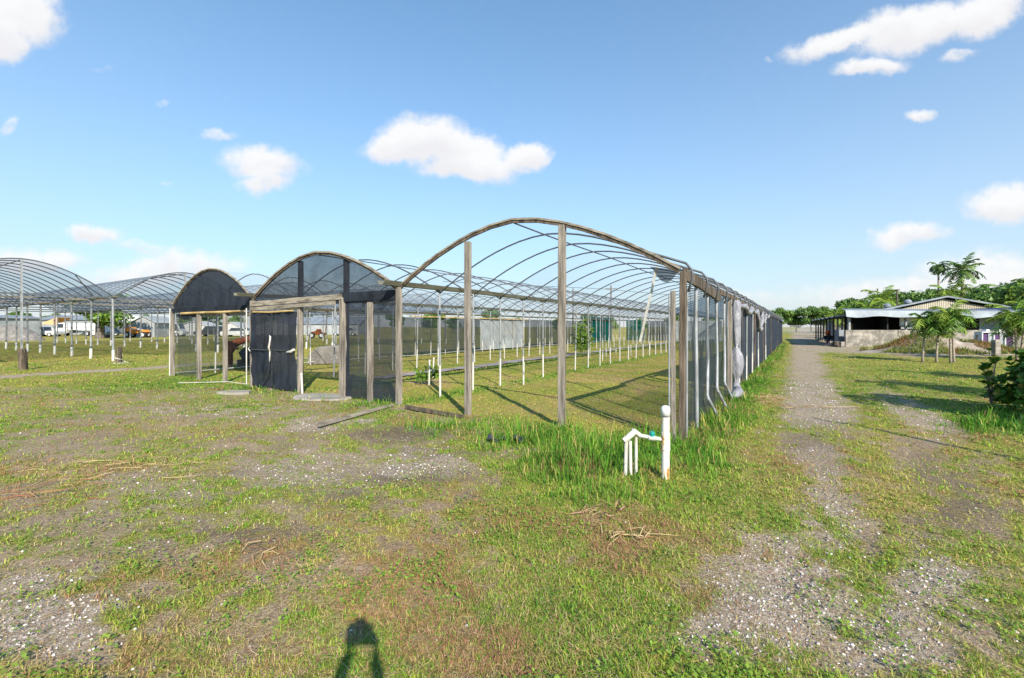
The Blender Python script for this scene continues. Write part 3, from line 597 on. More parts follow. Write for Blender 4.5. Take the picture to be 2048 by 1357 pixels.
# ---------------------------------------------------------------- hoop house block on the left, bays running away from us to the left
FX, FY = -18.7, 21.1
LB, LL, LSP = 5.9, 36, 1.2
def lw(w, s, z=0): return Vector((FX+UX*w-UY*s, FY+UY*w+UX*s, z))
hm = None; lposts = None
lab = ['leftmost hoop house bay of hazy film with centre pole, cut by left edge',
       'hoop house bay of hazy film just left of the black cloth gable',
       'film-covered hoop house bay showing behind the black cloth gable',
       'film-covered hoop house bay behind the screen door', 'far film-covered hoop house bay behind the screened gable',
       'farthest film-covered hoop house bay in the left block']
for k in range(-1, 5):
    b = thing('hoop_house', lab[k+1], 'hoop house', lw(k*LB, 0), TH, 'film covered bays of the left block')
    # local x = across (U), local y = along (V)
    if hm is None:
        mb = MB(); mb.tube([(a, 0, z) for a, z in arch(0, LB, 3.0, 1.42, 22, 1.8)], .026, 6); hm = mb.build('hoop', M['pipe_dark'], b, smooth=True)
        mp = MB(); mp.tube([(0, 0, -.05), (0, 0, 3.0)], .045, 8); mp.mi = 1; mp.tube([(0, 0, -.05), (0, 0, .5)], .06, 8); mp = mp.build('pipe_post', [M['pipe'], M['pvc']], b); lposts = mp; st = 1
    else: st = 0
    for i in range(st, int(LL/LSP)+1): inst(hm, b, (0, i*LSP, random.uniform(-.015, .015)))
    for i in range(st, 13): inst(lposts, b, (random.uniform(-.05, .05), i*3.0, 0)).rotation_euler = (random.uniform(-.01, .01), random.uniform(-.015, .015), 0)
    pts = arch(0, LB, 3.02, 1.42, 20, 1.8)
    def fn(a, c, pts=pts):
        i = min(int(c*20+.5), 20); y = .05+(LL-.1)*a; return (pts[i][0], y, pts[i][1]+.01-.03*abs(math.sin(y/LSP*math.pi)))
    mb = MB(); mb.grid(fn, 120, 20); mb.build('roof_film', M['film_left'], b, smooth=True)
    mb = MB(); mb.bar((0, -.3, 3.0), (0, LL, 3.0), .18, .06); mb.build('gutter', M['gutter'], b)
    for y in [0, 3, 6, 9, 12, 18, 24, 30]: 
        mb = MB(); mb.bar((0.05, y, 2.97), (LB-.05, y, 2.97), .05, .07, 3, .006); mb.build('cross_rail', M['wood_h' if y % 2 else 'pipe_dark'], b)
    if k in (-1, 0):
        mb = MB(); mb.bar((LB/2, 0, 3.0 if k == 0 else -.05), (LB/2, 0, 4.4), .07, .07); mb.build('centre_pole', M['pipe'], b)
    mb = MB(); mb.tube([(LB/2, y, 4.38) for y in (0, 9, 18, 27, 36)], .02, 6)
    for s in (-.28, .28): mb.tube([(LB/2+s*LB, .05, 3.9), (LB/2+s*LB*1.55, 1.2, 3.05)], .02, 6)
    mb.build('brace', M['pipe_dark'], b)
# old stumps of posts
def stump(px, py, h, w, label, lean):
    t = thing('timber_post', label, 'post', gp(px, py), .4)
    mb = MB(); mb.tube([(0, 0, -.1), (lean*.3, 0, h*.4), (lean*.7, .01, h*.8), (lean, 0, h)], [w, w*.97, w, w*.9], 12); mb.build('stump', M['wood_dark'], t, smooth=False); return t
stump(47, 740, .78, .13, 'short thick weathered post leaning in the grass near the left edge', -.05)
t = stump(238, 727, .70, .11, 'short dark post with white rope wound round it', .01)
mb = MB(); mb.tube([(.12*math.cos(a*.9), .12*math.sin(a*.9), .36-.03*a) for a in range(9)]+[(.3, .1, .0), (-.1, -.3, .02)], .018, 6); mb.build('rope', M['pvc'], t)

# ---------------------------------------------------------------- vegetation
def leafquad(mb, c, s, nrm, asp=.6):
    t = nrm.orthogonal().normalized(); t = Matrix.Rotation(random.random()*6.28, 3, nrm) @ t; b = nrm.cross(t)
    mb.add([c-t*s, c+b*s*asp*.8-t*s*.1, c+t*s, c-b*s*asp*.8-t*s*.1], [(0, 1, 2, 3)])
def crown(mb, lobes, n, s, cols, flat=.3):
    for _ in range(n):
        c, r = random.choice(lobes); d = Vector((random.gauss(0, 1), random.gauss(0, 1), random.gauss(0, 1))).normalized()
        q = Vector(c)+Vector((d.x*r[0], d.y*r[1], d.z*r[2]))*(random.random()**.35)*random.uniform(.8, 1.12)
        k = random.random(); a, b_ = random.choice(cols); mb.cc = tuple(a[i]*(1-k)+b_[i]*k for i in range(3))
        nn = (d*.8+Vector((random.uniform(-1, 1), random.uniform(-1, 1), random.uniform(-.4, 1)))).normalized(); leafquad(mb, q, s*random.uniform(.6, 1.3), nn)
GREENS = [((.05, .105, .02), (.13, .22, .035)), ((.11, .19, .025), (.22, .33, .05)), ((.06, .14, .03), (.16, .28, .06))]
YGREEN = [((.06, .14, .015), (.15, .27, .03)), ((.12, .20, .02), (.27, .36, .05))]
def tree_proto(name, label, group, h, rad, n, s, cols, nl=7, seed=1, trunk=.18, low=.25):
    random.seed(seed); t = thing(name, label, 'tree', (0, 0, 0), 0, group)
    mb = MB(); top = (random.uniform(-.4, .4), 0, h*.62); mb.tube([(0, 0, -.2), (.1, 0, h*.25), top], [trunk, trunk*.8, trunk*.4], 8)
    lobes = []
    for k in range(nl):
        a = k*2.4+random.random(); rr = rad*random.uniform(.2, .72); z = h*random.uniform(low+.12, .86)
        q = (rr*math.cos(a), rr*math.sin(a), z); lobes.append((q, (rad*random.uniform(.32, .5), rad*random.uniform(.32, .5), h*random.uniform(.11, .19))))
        mb.tube([(0, 0, h*.25), ((q[0])*.6, q[1]*.6, z*.75), q], [trunk*.45, trunk*.3, trunk*.1], 6)
    lobes.append(((0, 0, h*.84), (rad*.35, rad*.35, h*.15))); mb.build('trunk', M['bark'], t)
    mb = MB(); crown(mb, lobes, n, s, cols); mb.build('crown', M['leaf'], t); return t
def frond(mb, base_, az, el, ln, leaf, droop, cols, nleaf=26, wid=.03, vee=.5):
    p = Vector(base_); d = Vector((math.cos(az)*math.cos(el), math.sin(az)*math.cos(el), math.sin(el))); pts = [p.copy()]; n = nleaf
    side = Vector((-math.sin(az), math.cos(az), 0)); k = random.random(); a, b_ = random.choice(cols); cc = tuple(a[i]*(1-k)+b_[i]*k for i in range(3))
    for i in range(n):
        d = (d+Vector((0, 0, -droop/n*(1+i/n)))).normalized(); p = p+d*ln/n; pts.append(p.copy())
        up = side.cross(d).normalized(); t = (i+1)/n; l = leaf*(math.sin(math.pi*min(1, t*.85+.12))**.6)
        if t < .1: continue
        for sg in (-1, 1):
            e = (side*sg*random.uniform(.7, 1.2)+d*random.uniform(.3, 1.0)+up*vee*random.uniform(-.2, 1.1)+Vector((0, 0, -.12))).normalized()
            qq = random.uniform(.45, 1.5); mb.cc = tuple(c*qq for c in cc); w = d*wid*.5; l *= random.uniform(.75, 1.15)
            m1 = p+e*l*.5; tip = p+e*l+Vector((0, 0, -l*.22*random.random()))
            mb.add([p-w*.6, p+w*.6, m1+w, tip, m1-w], [(0, 1, 2, 3, 4)])
    mb.cc = tuple(c*1.2 for c in cc); mb.tube(pts, [.022*ln/1.5*(1-.8*i/len(pts)) for i in range(len(pts))], 4)
def palm(name, label, cat, loc, h, nf, ln, leaf, lean=(0, 0), r=.09, droop=1.6, cols=YGREEN, seed=1, group=None, wid=.04, shaft=True, nleaf=24, multi=None, vee=.5):
    random.seed(seed); t = thing(name, label, cat, loc, 0, group)
    for (ox, oy, lx, ly, hh) in (multi or [(0, 0, lean[0], lean[1], h)]):
        mb = MB(); pts = [(ox, oy, -.1)]; n = 7
        for i in range(1, n+1): q = i/n; pts.append((ox+lx*q**1.4, oy+ly*q**1.4, hh*q))
        mb.tube(pts, [r*1.5]+[r*(1.15-.4*i/n) for i in range(n)], 10); mb.build('trunk', M['trunk'], t, smooth=True)
        top = Vector(pts[-1])
        if shaft:
            mb = MB(); mb.tube([top, top+Vector((0, 0, ln*.28))], [r*.9, r*.5], 8); mb.build('crownshaft', plain('crownshaft', (.16, .22, .07), (.12, .17, .05)), t); top = top+Vector((0, 0, ln*.22))
        mb = MB()
        for k in range(nf):
            az = k*2.399+random.random()*.4; el = 1.3-1.75*(k/nf)+random.uniform(-.1, .1)
            frond(mb, top, az, el, ln*random.uniform(.8, 1.1), leaf, droop*random.uniform(.8, 1.2), cols, nleaf, wid, vee)
        mb.build('fronds', M['leaf'], t)
    return t
# three-stemmed palm in the lawn, and its neighbours
c0 = gp(1888, 726)
palm('clump_palm', 'clump of slender palms with several grey trunks standing in the lawn by the concrete wall', 'palm', c0, 1.7, 13, .95, .42, multi=[(-.5, .5, .15, .0, 1.6), (-.15, .2, .12, 0, 1.75), (.1, -.2, -.05, 0, 1.9), (.2, -.25, .0, .1, 1.65)], r=.04, droop=1.6, seed=3, wid=.05, nleaf=19, vee=.6)
c0 = gp(2040, 722)
palm('clump_palm', 'yellow-green palm with drooping fronds cut by the right photo edge', 'palm', c0, 1.7, 12, 1.35, .5, multi=[(-.15, 0, -.1, 0, 1.75), (.15, .1, .15, 0, 1.5), (.7, .3, .3, .1, 1.9)], r=.045, droop=1.5, seed=5, wid=.055, nleaf=20, vee=.6)
# palms that throw the shadows on the lawn, just outside the picture
for i, (x, y, h) in enumerate(((10.1, 4.5, 2.9), (12.9, 6.9, 3.1), (16.5, 9.6, 3.0))):
    palm('garden_palm', ['garden palm beyond the right photo edge, nearest the camera', 'garden palm beyond the right photo edge, second from the camera', 'garden palm beyond the right photo edge, third from the camera'][i], 'palm', (x, y, 0), h, 18, 1.6, .5, r=.07, droop=2.0, wid=.06, seed=8+i, group='garden palms beyond the right edge')
mb = MB(); mb.tube([(0, 0, -.1), (.1, 0, 3), (0, .1, 6)], [.06, .05, .035], 8)  # unseen pole, added to cast the thin shadow line across the track
o = mb.build('shadow_pole', M['wood'], None); o.location = (7.0, 2.6, 0); o.scale = (1, 1, .57); tag(o, 'thin bare pole added right of the track, outside the picture, to throw a line of shadow', 'pole')
# tall palms behind the right-hand shed
p = at(1925, 62); palm('tall_palm', 'tall feathery palm with wide crown above the shed roof', 'palm', p, 8.7, 17, 3.1, .8, r=.2, droop=1.15, cols=[((.06, .13, .03), (.12, .22, .05)), ((.09, .17, .03), (.18, .28, .06))], seed=21, wid=.15, nleaf=26)
p = at(1877, 66); palm('tall_palm', 'thin-trunked tall palm with small ragged crown and dead skirt', 'palm', p, 10.4, 14, 1.5, .8, r=.13, droop=1.6, cols=[((.05, .10, .03), (.10, .17, .04))], seed=22, wid=.14, shaft=False, nleaf=14)
for i, (px, Y, h, n, ln, lb) in enumerate(((1895, 58, 5.2, 14, 2.8, 'mid-height palm just right of the shed ridge'), (1945, 57, 5.0, 16, 3.0, 'bushy palm below the tall feathery palm'), (1757, 60, 4.6, 14, 3.0, 'feathery palm left of the roof vents'),
        (1768, 70, 5.6, 12, 2.6, 'darker palm behind the feathery palm left of the roof vents'), (1738, 58, 3.2, 12, 2.6, 'low yellowing palm at the left end of the shed roof'), (1670, 75, 2.6, 12, 2.8, 'low palm over the side shed roof'),
        (1985, 56, 4.0, 12, 2.6, 'drooping palm right of the shed gable'))):
    palm('garden_palm', lb, 'palm', at(px, Y), h, n, ln, .9, r=.14, droop=1.5, cols=YGREEN+GREENS[1:2], seed=30+i, wid=.11, nleaf=24, group='palms behind the right-hand shed')
# tree line
random.seed(5)
pro = [tree_proto('tree', 'x', 'x', 8.5, 4.6, 4200, .33, GREENS, 9, 11), tree_proto('tree', 'x', 'x', 7.5, 5, 4200, .32, GREENS[:2]+YGREEN[:1], 9, 12), tree_proto('tree', 'x', 'x', 9.5, 4.5, 4200, .35, GREENS[:1]+GREENS[2:], 8, 13)]
used = [0, 0, 0]
def plant(i, px, Y, s, label, group, zs=1):
    random.seed(px*7+int(Y)); loc = at(px, Y); rz = random.random()*6
    if not used[i]: o = pro[i]; used[i] = 1; o.location = loc; o.rotation_euler = (0, 0, rz); o['label'] = label
    else: o = dup(pro[i], loc, rz, label)
    o.scale = (s, s, s*zs); o['group'] = group; return o
far = [(1560, 128, .85), (1592, 135, .9), (1622, 130, .82), (1648, 138, .95), (1672, 128, .9), (1700, 120, 1.0), (1722, 110, .95), (1750, 100, .9), (1782, 92, .95), (1812, 88, .9), (1838, 84, .95), (1864, 80, .9), (1905, 80, 1.0), (1960, 74, .9)]
L0 = 'tree in the green row beyond the far fence at the end of the track'
for i, (px, Y, s) in enumerate(far): plant(i % 3, px, Y, s, 'tree in the far green row beyond the fence, left of the shed roof' if px < 1700 else 'tree in the green row showing over the shed roof', 'trees of the far row beyond the fence' if px < 1700 else 'trees over the shed roof')
plant(2, 2015, 52, .72, 'rounded dark tree at the right, above the navy shed', 'big trees at the right'); plant(0, 2052, 47, .8, 'tallest dark tree, cut by the right photo edge', 'big trees at the right')
plant(1, 1975, 60, .6, 'smaller dark tree between the shed gable and the rounded tree', 'big trees at the right')
plant(1, 2110, 40, .8, 'dark tree behind the yellow-green palm, beyond the right edge', 'big trees at the right')
random.seed(9)
for i in range(30):
    px = -260+i*62+random.uniform(-15, 15); Y = random.uniform(96, 125)
    if px > 1540: break
    plant(i % 3, int(px), Y, random.uniform(.46, .62), 'low tree in the distant row behind the yard and hoop houses', 'distant low trees behind the yard')
t = plant(1, 200, 62, .92, 'spreading tree with thick pale trunk behind the left hoop houses', 'lone tree')
del t['group']
mb = MB(); mb.tube([(0, 0, 0), (0, 0, 2.6), (.3, 0, 3.6)], [.62, .5, .4], 10); mb.build('thick_trunk', M['bark'], t)
# leafy bush at the right
def bush(label, loc, rx, rz_, n, seed, size, name='bush'):
    random.seed(seed); t = thing(name, label, 'bush', loc); st = MB(); lf = MB()
    for k in range(n):
        a = random.random()*6.28; e = random.uniform(.05, 1.45); d = Vector((math.cos(a)*math.cos(e)*rx, math.sin(a)*math.cos(e)*rx, math.sin(e)*rz_)); d *= random.uniform(.5, 1.05)
        if k < 40: st.tube([(0, 0, 0), d*.5+Vector((0, 0, .1)), d], [.02*min(1, rx*1.6), .012*min(1, rx*1.6), .005], 5)
        dd = d.normalized(); nl = 8
        for j in range(nl):
            s = size*random.uniform(.65, 1.15); b_ = (Matrix.Rotation(j*6.28/nl+random.random(), 3, dd) @ dd.orthogonal().normalized()); out = (b_+dd*random.uniform(.2, 1.1)+Vector((0, 0, .25))).normalized()
            w = out.cross(dd).normalized(); up = w.cross(out); q = random.random(); lf.cc = (.035+.09*q, .10+.17*q, .010+.02*q)
            if random.random() < .05: lf.cc = (.3, .25, .04)
            p0 = d+out*.01
            P = [p0, p0+out*s*.35+w*s*.22+up*s*.04, p0+out*s*.75+w*s*.33+up*s*.05, p0+out*s, p0+out*s*.75-w*s*.33+up*s*.05, p0+out*s*.35-w*s*.22+up*s*.04, p0+out*s*.5]
            lf.add(P, [(0, 1, 6), (1, 2, 6), (2, 3, 6), (3, 4, 6), (4, 5, 6), (5, 0, 6)])
    st.build('stems', M['bark'], t); lf.build('leaves', M['leaf'], t); return t
bush('broad-leaved dark green bush cut by the right photo edge', (9.75, 8.3, .1), .68, 1.0, 260, 4, .12)
bush('low leafy shoot of the dark green bush, in front of the yellow-green palm', (9.15, 8.6, .1), .16, 1.1, 26, 6, .10, 'leafy_shoot')
# tall plant inside the block
def cane(label, loc, h, n, seed):
    random.seed(seed); t = thing('tall_plant', label, 'plant', loc); mb = MB(); lf = MB()
    for k in range(n):
        x, y = random.uniform(-.3, .3), random.uniform(-.3, .3); hh = h*random.uniform(.5, 1); mb.tube([(x, y, 0), (x*1.5, y*1.5, hh)], [.015, .006], 5)
        for j in range(16):
            z = hh*(.2+.8*j/16); a = random.random()*6.28; l = random.uniform(.25, .5); d = Vector((math.cos(a), math.sin(a), .6)).normalized(); w = Vector((-math.sin(a), math.cos(a), 0))*.022
            p = Vector((x*(1+z/hh*.5), y*(1+z/hh*.5), z)); q = random.random(); lf.cc = (.06+.12*q, .15+.14*q, .015+.03*q); m1 = p+d*l*.6; tp = p+d*l+Vector((0, 0, -l*.35))
            lf.add([p-w*.5, p+w*.5, m1+w, tp, m1-w], [(0, 1, 2, 3, 4)])
    mb.build('stems', plain('cane', (.12, .2, .03)), t); lf.build('leaves', M['leaf'], t); return t
cane('tall green leafy plant growing beside the strip path inside the hoop house', gp(1166, 712), 2.1, 14, 2)
cane('young reddish weed beside the first inner post', gp(850, 770), .55, 3, 3).scale = (.55, .55, .9)
cane('small leafy weed clump behind the middle bay door opening', gp(650, 727), .4, 16, 8).scale = (1.3, .7, .8)

# ---------------------------------------------------------------- pipes, planks and litter in front
t = thing('standpipe', 'upright white plastic standpipe with domed cap and rusty yellow stains', 'pipe', gp(1331, 955))
mb = MB(); mb.tube([(0, 0, -.1), (.0, 0, .64)], .041, 20); mb.tube([(0, 0, .30), (0, 0, .47)], .047, 20); mb.tube([(0, 0, .296), (0, 0, .301)], .049, 20); mb.tube([(0, 0, .47), (0, 0, .475)], .049, 20); mb.build('pipe', M['pvc_rust'], t, smooth=False)
mb = MB(); mb.lathe([(.048, .655), (.049, .72), (.046, .74), (.034, .757), (.012, .763)], (0, 0, 0), 20); mb.build('cap', M['white'], t, smooth=True)
mb = MB(); mb.tube([(-.02, 0, .40), (-.13, .04, .41), (-.25, .10, .42)], .021, 14); mb.tube([(-.10, .03, .405), (-.16, .05, .41)], .028, 14)
mb.tube([(-.24, .1, .42), (-.28, .11, .45), (-.33, .12, .47)], .025, 14); mb.tube([(-.29, .09, .475), (-.43, .06, .37)], .031, 14)
mb.tube([(-.40, .07, .37), (-.41, .07, .0)], .02, 12); mb.tube([(-.35, .1, .36), (-.345, .1, -.02)], .019, 12); mb.tube([(-.28, .12, .40), (-.28, .12, -.02)], .017, 12)
mb.build('side_pipes', M['pvc'], t, smooth=False)
mb = MB(); mb.lathe([(.028, .43), (.03, .46), (.02, .48)], (-.13, .04, 0), 12); mb.build('valve', M['teal'], t)
mb = MB(); mb.bar(gp(637, 857)+Vector((0, 0, .05)), gp(785, 815)+Vector((0, 0, .05)), .07, .04, 4, .003); tag(mb.build('plank', M['wood_h'], None), 'long weathered plank lying on the gravel in front of the middle bay', 'plank')
mb = MB(); mb.bar(gp(812, 820)+Vector((0, 0, .06)), gp(925, 838)+Vector((0, 0, .04)), .06, .06, 4, .004); tag(mb.build('plank', M['wood_dark'], None), 'dark timber lying in the grass at the open bay front', 'plank')
def slab(px, py, sx, sy, rz, label):
    random.seed(px); n = 14; mb = MB(); top = [(sx*math.cos(2*math.pi*k/n)*(abs(math.cos(2*math.pi*k/n))**-.3 if abs(math.cos(2*math.pi*k/n)) > .3 else 1)*.8*random.uniform(.9, 1.08), sy*math.sin(2*math.pi*k/n)*random.uniform(.9, 1.1)) for k in range(n)]
    mb.add([(x, y, .05) for x, y in top]+[(x*1.05, y*1.05, -.06) for x, y in top], [tuple(range(n))]+[(k, (k+1) % n, n+(k+1) % n, n+k) for k in range(n)])
    o = mb.build('concrete_slab', M['slab'], None); o.location = gp(px, py); o.rotation_euler = (0, 0, rz); tag(o, label, 'slab')
slab(645, 797, .85, .42, TH-1.4, 'flat concrete slab at the door opening of the middle bay')
slab(470, 787, .48, .22, 0, 'small pale slab in the grass in front of the black cloth gable')
mb = MB(); random.seed(3)
mb.grid(lambda a, b: (a*.5-.25, b*.16-.08, .05+.06*math.sin(a*7+b*3)*math.sin(b*3.1)+.03*math.sin(a*19)), 20, 6); o = mb.build('plastic_scrap', M['blackish'], None, smooth=True); o.location = gp(1012, 886); tag(o, 'crumpled black plastic scrap lying in the grass', 'scrap')
def litter(name, label, px, py, n, ln, spread, seed, cols):
    random.seed(seed); mb = MB()
    for k in range(n):
        a = random.random()*6.28; x, y = random.gauss(0, spread), random.gauss(0, spread*.5); l = ln*random.uniform(.4, 1); mb.cc = random.choice(cols)
        z = random.uniform(.02, .07); z *= .6; q = .0022+.0025*random.random(); mb.tube([(x, y, z), (x+math.cos(a)*l*.5, y+math.sin(a)*l*.5, z+random.uniform(.0, .03)), (x+math.cos(a+.4)*l, y+math.sin(a+.4)*l, z-.01)], [q, q*.9, q*.3], 5)
    o = mb.build(name, M['straw'], None); o.location = gp(px, py); tag(o, label, 'litter', kind='stuff' if spread > .4 else None)
BR = [(.42, .30, .17), (.5, .38, .2), (.3, .16, .08)]
litter('dead_fronds', 'pulled straw coloured stems lying in the grass below the standpipe', 1262, 1075, 26, .34, .09, 1, BR)
litter('dead_fronds', 'brown dead frond lying beside the track near the gathered sheeting', 1520, 797, 22, .5, .18, 2, BR)
litter('dead_fronds', 'long dry frond lying across the track', 1610, 818, 10, .9, .25, 3, BR)
litter('dead_fronds', 'reddish dead fronds lying in the dirt at the left edge', 50, 985, 24, .4, .42, 4, [(.35, .12, .06), (.4, .25, .14), (.3, .16, .08)])
litter('dead_fronds', 'dry brown sticks on the bare soil left of the plank', 260, 930, 26, .5, .5, 5, BR)
litter('dead_fronds', 'brown stalks on the dark soil in the middle foreground', 520, 1115, 7, .22, .14, 6, BR)
litter('dead_fronds', 'pinkish dead stalks below the tall grass clump', 1190, 1030, 12, .28, .14, 7, [(.45, .25, .2), (.4, .28, .16)])

# rusty digger arm and overgrown tank beside the left bay
t = thing('digger_arm', 'rusty orange digger arm with dark bucket lying beside the left bay', 'machine', gp(492, 737), .1)
mb = MB(); mb.tube([(-.62, 0, .0), (-.6, 0, .55), (-.5, 0, .85), (-.3, 0, 1.02), (.1, 0, 1.12), (.6, 0, 1.08), (.95, 0, .8)], [.1, .11, .15, .14, .13, .13, .1], 8); mb.box((-.58, 0, .9), (.22, .3, .32)); mb.box((-.62, 0, .4), (.2, .22, .5)); mb.tube([(-.5, -.17, .95), (-.2, -.17, .75)], .035, 8); mb.build('arm', M['rust'], t, bevel=.01)
mb = MB(); mb.prism([(-.15, .62), (.1, .86), (.75, .9), (.95, .6), (.8, .35), (0, .32)], -.3, .3); mb.build('bucket', M['blackish'], t, bevel=.02)
mb = MB(); mb.box((.2, 0, .2), (.9, .35, .28)); mb.tube([(-.1, -.2, .28), (.8, -.2, .28)], .03, 8); mb.build('base', M['wood_dark'], t, bevel=.02)
t = thing('old_tank', 'half-buried grey tank overgrown with grass seen through the door opening', 'tank', gp(655, 728), .2)
mb = MB(); mb.prism([(-.75, .0), (-.68, .45), (-.35, .74), (.25, .8), (.7, .78), (.78, .5), (.75, 0)], -.4, .4); mb.build('shell', M['heap'], t, bevel=.05)
mb = MB(); mb.tube([(-.15, -.2, .7), (-.02, -.2, 1.6), (.05, -.2, 2.4)], .018, 6); mb.build('pole', M['wood_dark'], t)

# ---------------------------------------------------------------- vehicles and sheds far away
def wheel(parent, x, y, r, w=.24):
    mb = MB(); mb.tube([(x, y-w/2, r), (x, y+w/2, r)], r, 18); tw = mb.build('wheel', M['tyre'], parent, bevel=.02)
    mb = MB(); mb.tube([(x, y-w/2-.01, r), (x, y+w/2+.01, r)], r*.55, 14); mb.build('rim', M['white'], tw)
def car(label, loc, rz, paint, l=4.5, h=1.5, pickup=False, cat='car', name='parked_car'):
    t = thing(name, label, cat, loc, rz); w = .88; a = l/2
    mb = MB(); mb.prism([(-a, .35), (-a, .75), (-a+.15, .86), (-a*.45, .92), (a*.9, .92), (a, .85), (a, .38), (a-.1, .3), (-a+.1, .3)], -w, w); mb.build('body', paint, t, bevel=.05)
    c1 = a*.25 if pickup else a*.85
    mb = MB(); mb.prism([(-a*.5, .92), (-a*.25, h), (c1*.7, h), (c1, .92)], -w*.86, w*.86); cb = mb.build('cabin', paint, t, bevel=.05)
    mb = MB()
    for y in (-w*.87, w*.87): mb.prism([(-a*.4, .95), (-a*.23, h-.08), (c1*.62, h-.08), (c1*.88, .95)], y-.005, y+.005)
    mb.build('window', M['glass'], cb)
    mb = MB(); mb.add([(-a*.49, -w*.75, .95), (-a*.49, w*.75, .95), (-a*.28, w*.7, h-.06), (-a*.28, -w*.7, h-.06)], [(0, 1, 2, 3)]); mb.add([(c1*.97+.02, -w*.75, .95), (c1*.97+.02, w*.75, .95), (c1*.74+.02, w*.7, h-.06), (c1*.74+.02, -w*.7, h-.06)], [(0, 1, 2, 3)]); o = mb.build('windscreen', M['glass'], cb); 
    for x in (-a*.64, a*.62):
        for y in (-w*.9, w*.9): wheel(t, x, y, .33)
    for y in (-.6, .6): mb = MB(); mb.box((-a-.01, y, .7), (.05, .3, .14)); mb.build('headlight', M['white'], t)
    return t
def truck(label, loc, rz, cab, box, l=8.5, bh=2.4, bz=.95, boxcol='white', flat=False):
    t = thing('parked_truck', label, 'truck', loc, rz); w = 1.1
    mb = MB(); mb.prism([(0, .5), (0, 1.25), (.95, 1.4), (1.25, 2.25), (2.7, 2.3), (2.7, .5)], -w, w); c = mb.build('cab', cab, t, bevel=.06)
    mb = MB()
    for y in (-w-.005, w+.005): mb.prism([(1.15, 1.42), (1.4, 2.1), (2.2, 2.1), (2.2, 1.42)], y-.005, y+.005)
    mb.build('window', M['glass'], c)
    mb = MB(); mb.box((l/2+1.3, 0, .72), (l-2.5, .9, .2)); mb.build('chassis', M['dark'], t)
    mb = MB()
    mb.box((2.9+(l-2.9)/2, 0, bz+(bh-bz)/2), (l-2.9, 2*w, bh-bz))
    mb.build('box' if not flat else 'bed', box, t, bevel=.04)
    for x in (.9, l*.7, l*.7+1.1):
        for y in (-w*.9, w*.9): wheel(t, x, y, .42, .3)
    return t
def shed(name, label, loc, rz, sx, sy, h, rise, wall, roof, door=None, cat='shed', axis='y', ribs=True):
    """gabled shed; the gable faces local -y when axis is y"""
    t = thing(name, label, cat, loc, rz); a, b = sx/2, sy/2
    mb = MB(); mb.prism([(-a, 0), (a, 0), (a, h), (0, h+rise), (-a, h)], -b, b) if axis == 'y' else mb.prism([(-b, 0), (b, 0), (b, h), (0, h+rise), (-b, h)], -a, a, 'x')
    k = 14 if ribs else 0
    for i in range(k): x = -a+(i+.5)*sx/k; mb.box((x, -b-.015, h*.5), (.06, .03, h-.05))
    mb.build('wall', wall, t)
    mb = MB(); o_ = .3; th = .08; A_, B_ = (a, b) if axis == 'y' else (b, a)
    pr = [(-A_-o_, h-rise*o_/A_+.02), (0, h+rise+.02), (A_+o_, h-rise*o_/A_+.02), (A_+o_, h-rise*o_/A_+th+.02), (0, h+rise+th+.03), (-A_-o_, h-rise*o_/A_+th+.02)]
    mb.prism(pr, -B_-.25, B_+.25, 'y' if axis == 'y' else 'x'); mb.build('roof', roof, t)
    if door: mb = MB(); mb.box((door[0], -b-.05, door[2]/2), (door[1], .06, door[2])); mb.build('door', M['dark'], t)
    return t
G2 = 'sheds behind the left yard'
shed('metal_shed', 'pale blue-grey ribbed metal shed at the left photo edge', at(5, 70), -.2, 6, 6, 2.9, .4, M['grey_siding'], M['metal_roof'], None)
shed('metal_shed', 'long low grey shed behind the white truck', at(165, 95), -.1, 14, 7, 3.0, .9, M['grey_siding'], M['metal_roof'], None, axis='x')
shed('metal_shed', 'pale grey gabled shed right of the orange loader', at(309, 72), .1, 3.2, 5, 2.3, .9, M['grey_siding'], M['grey_siding'])
shed('metal_shed', 'white roofed shed seen through the left bay', at(400, 88), .1, 6, 5, 1.6, 1.0, M['white'], M['white'])
shed('metal_shed', 'broad white roofed house seen through the door opening', at(655, 95), 0, 16, 8, 2.2, 1.4, M['grey_siding'], M['metal_roof'], axis='x')
shed('metal_shed', 'white shed behind the red machinery', at(560, 92), 0, 7, 6, 2.1, .8, M['white'], M['white'])
shed('metal_shed', 'white gabled shed seen between the wooden posts of the left bay', at(472, 84), .2, 3.5, 5, 1.4, 1.0, M['white'], M['white'])
t = thing('tarp_tent', 'faded orange tarp stretched over poles behind the yard', 'tarp', at(100, 84)); mb = MB(); mb.add([(-1.6, 0, 2.2), (1.3, 0, 3.4), (1.3, 3, 3.3), (-1.6, 3, 2.1), (1.3, 0, 1.9)], [(0, 1, 2, 3), (0, 4, 1)]); mb.build('sheet', M['peach'], t, solid=.04)
mb = MB(); mb.tube([(1.3, 0, 0), (1.3, 0, 3.4)], .05, 6); mb.tube([(-1.6, 0, 0), (-1.6, 0, 2.2)], .05, 6); mb.build('pole', M['pipe'], t)
truck('long white flatbed truck with crew cab parked in the yard, facing left', at(112, 78), .05, M['white'], M['white'], 8.6, 2.15, 1.05)
truck('dark box truck with white roof load parked behind the orange loader', at(232, 80), .02, M['dark'], M['dark'], 6.5, 2.3, .9)
mb = MB(); mb.prism([(-2.6, 0), (-2.7, .9), (-2.3, 1.15), (2.2, 1.15), (2.7, .6), (2.7, 0)], -1, 1); o = mb.build('camper_top', M['white'], None, bevel=.06); o.location = at(258, 80)+Vector((0, 0, 2.32)); tag(o, 'long white camper shell lying on top of the dark box truck', 'camper shell')
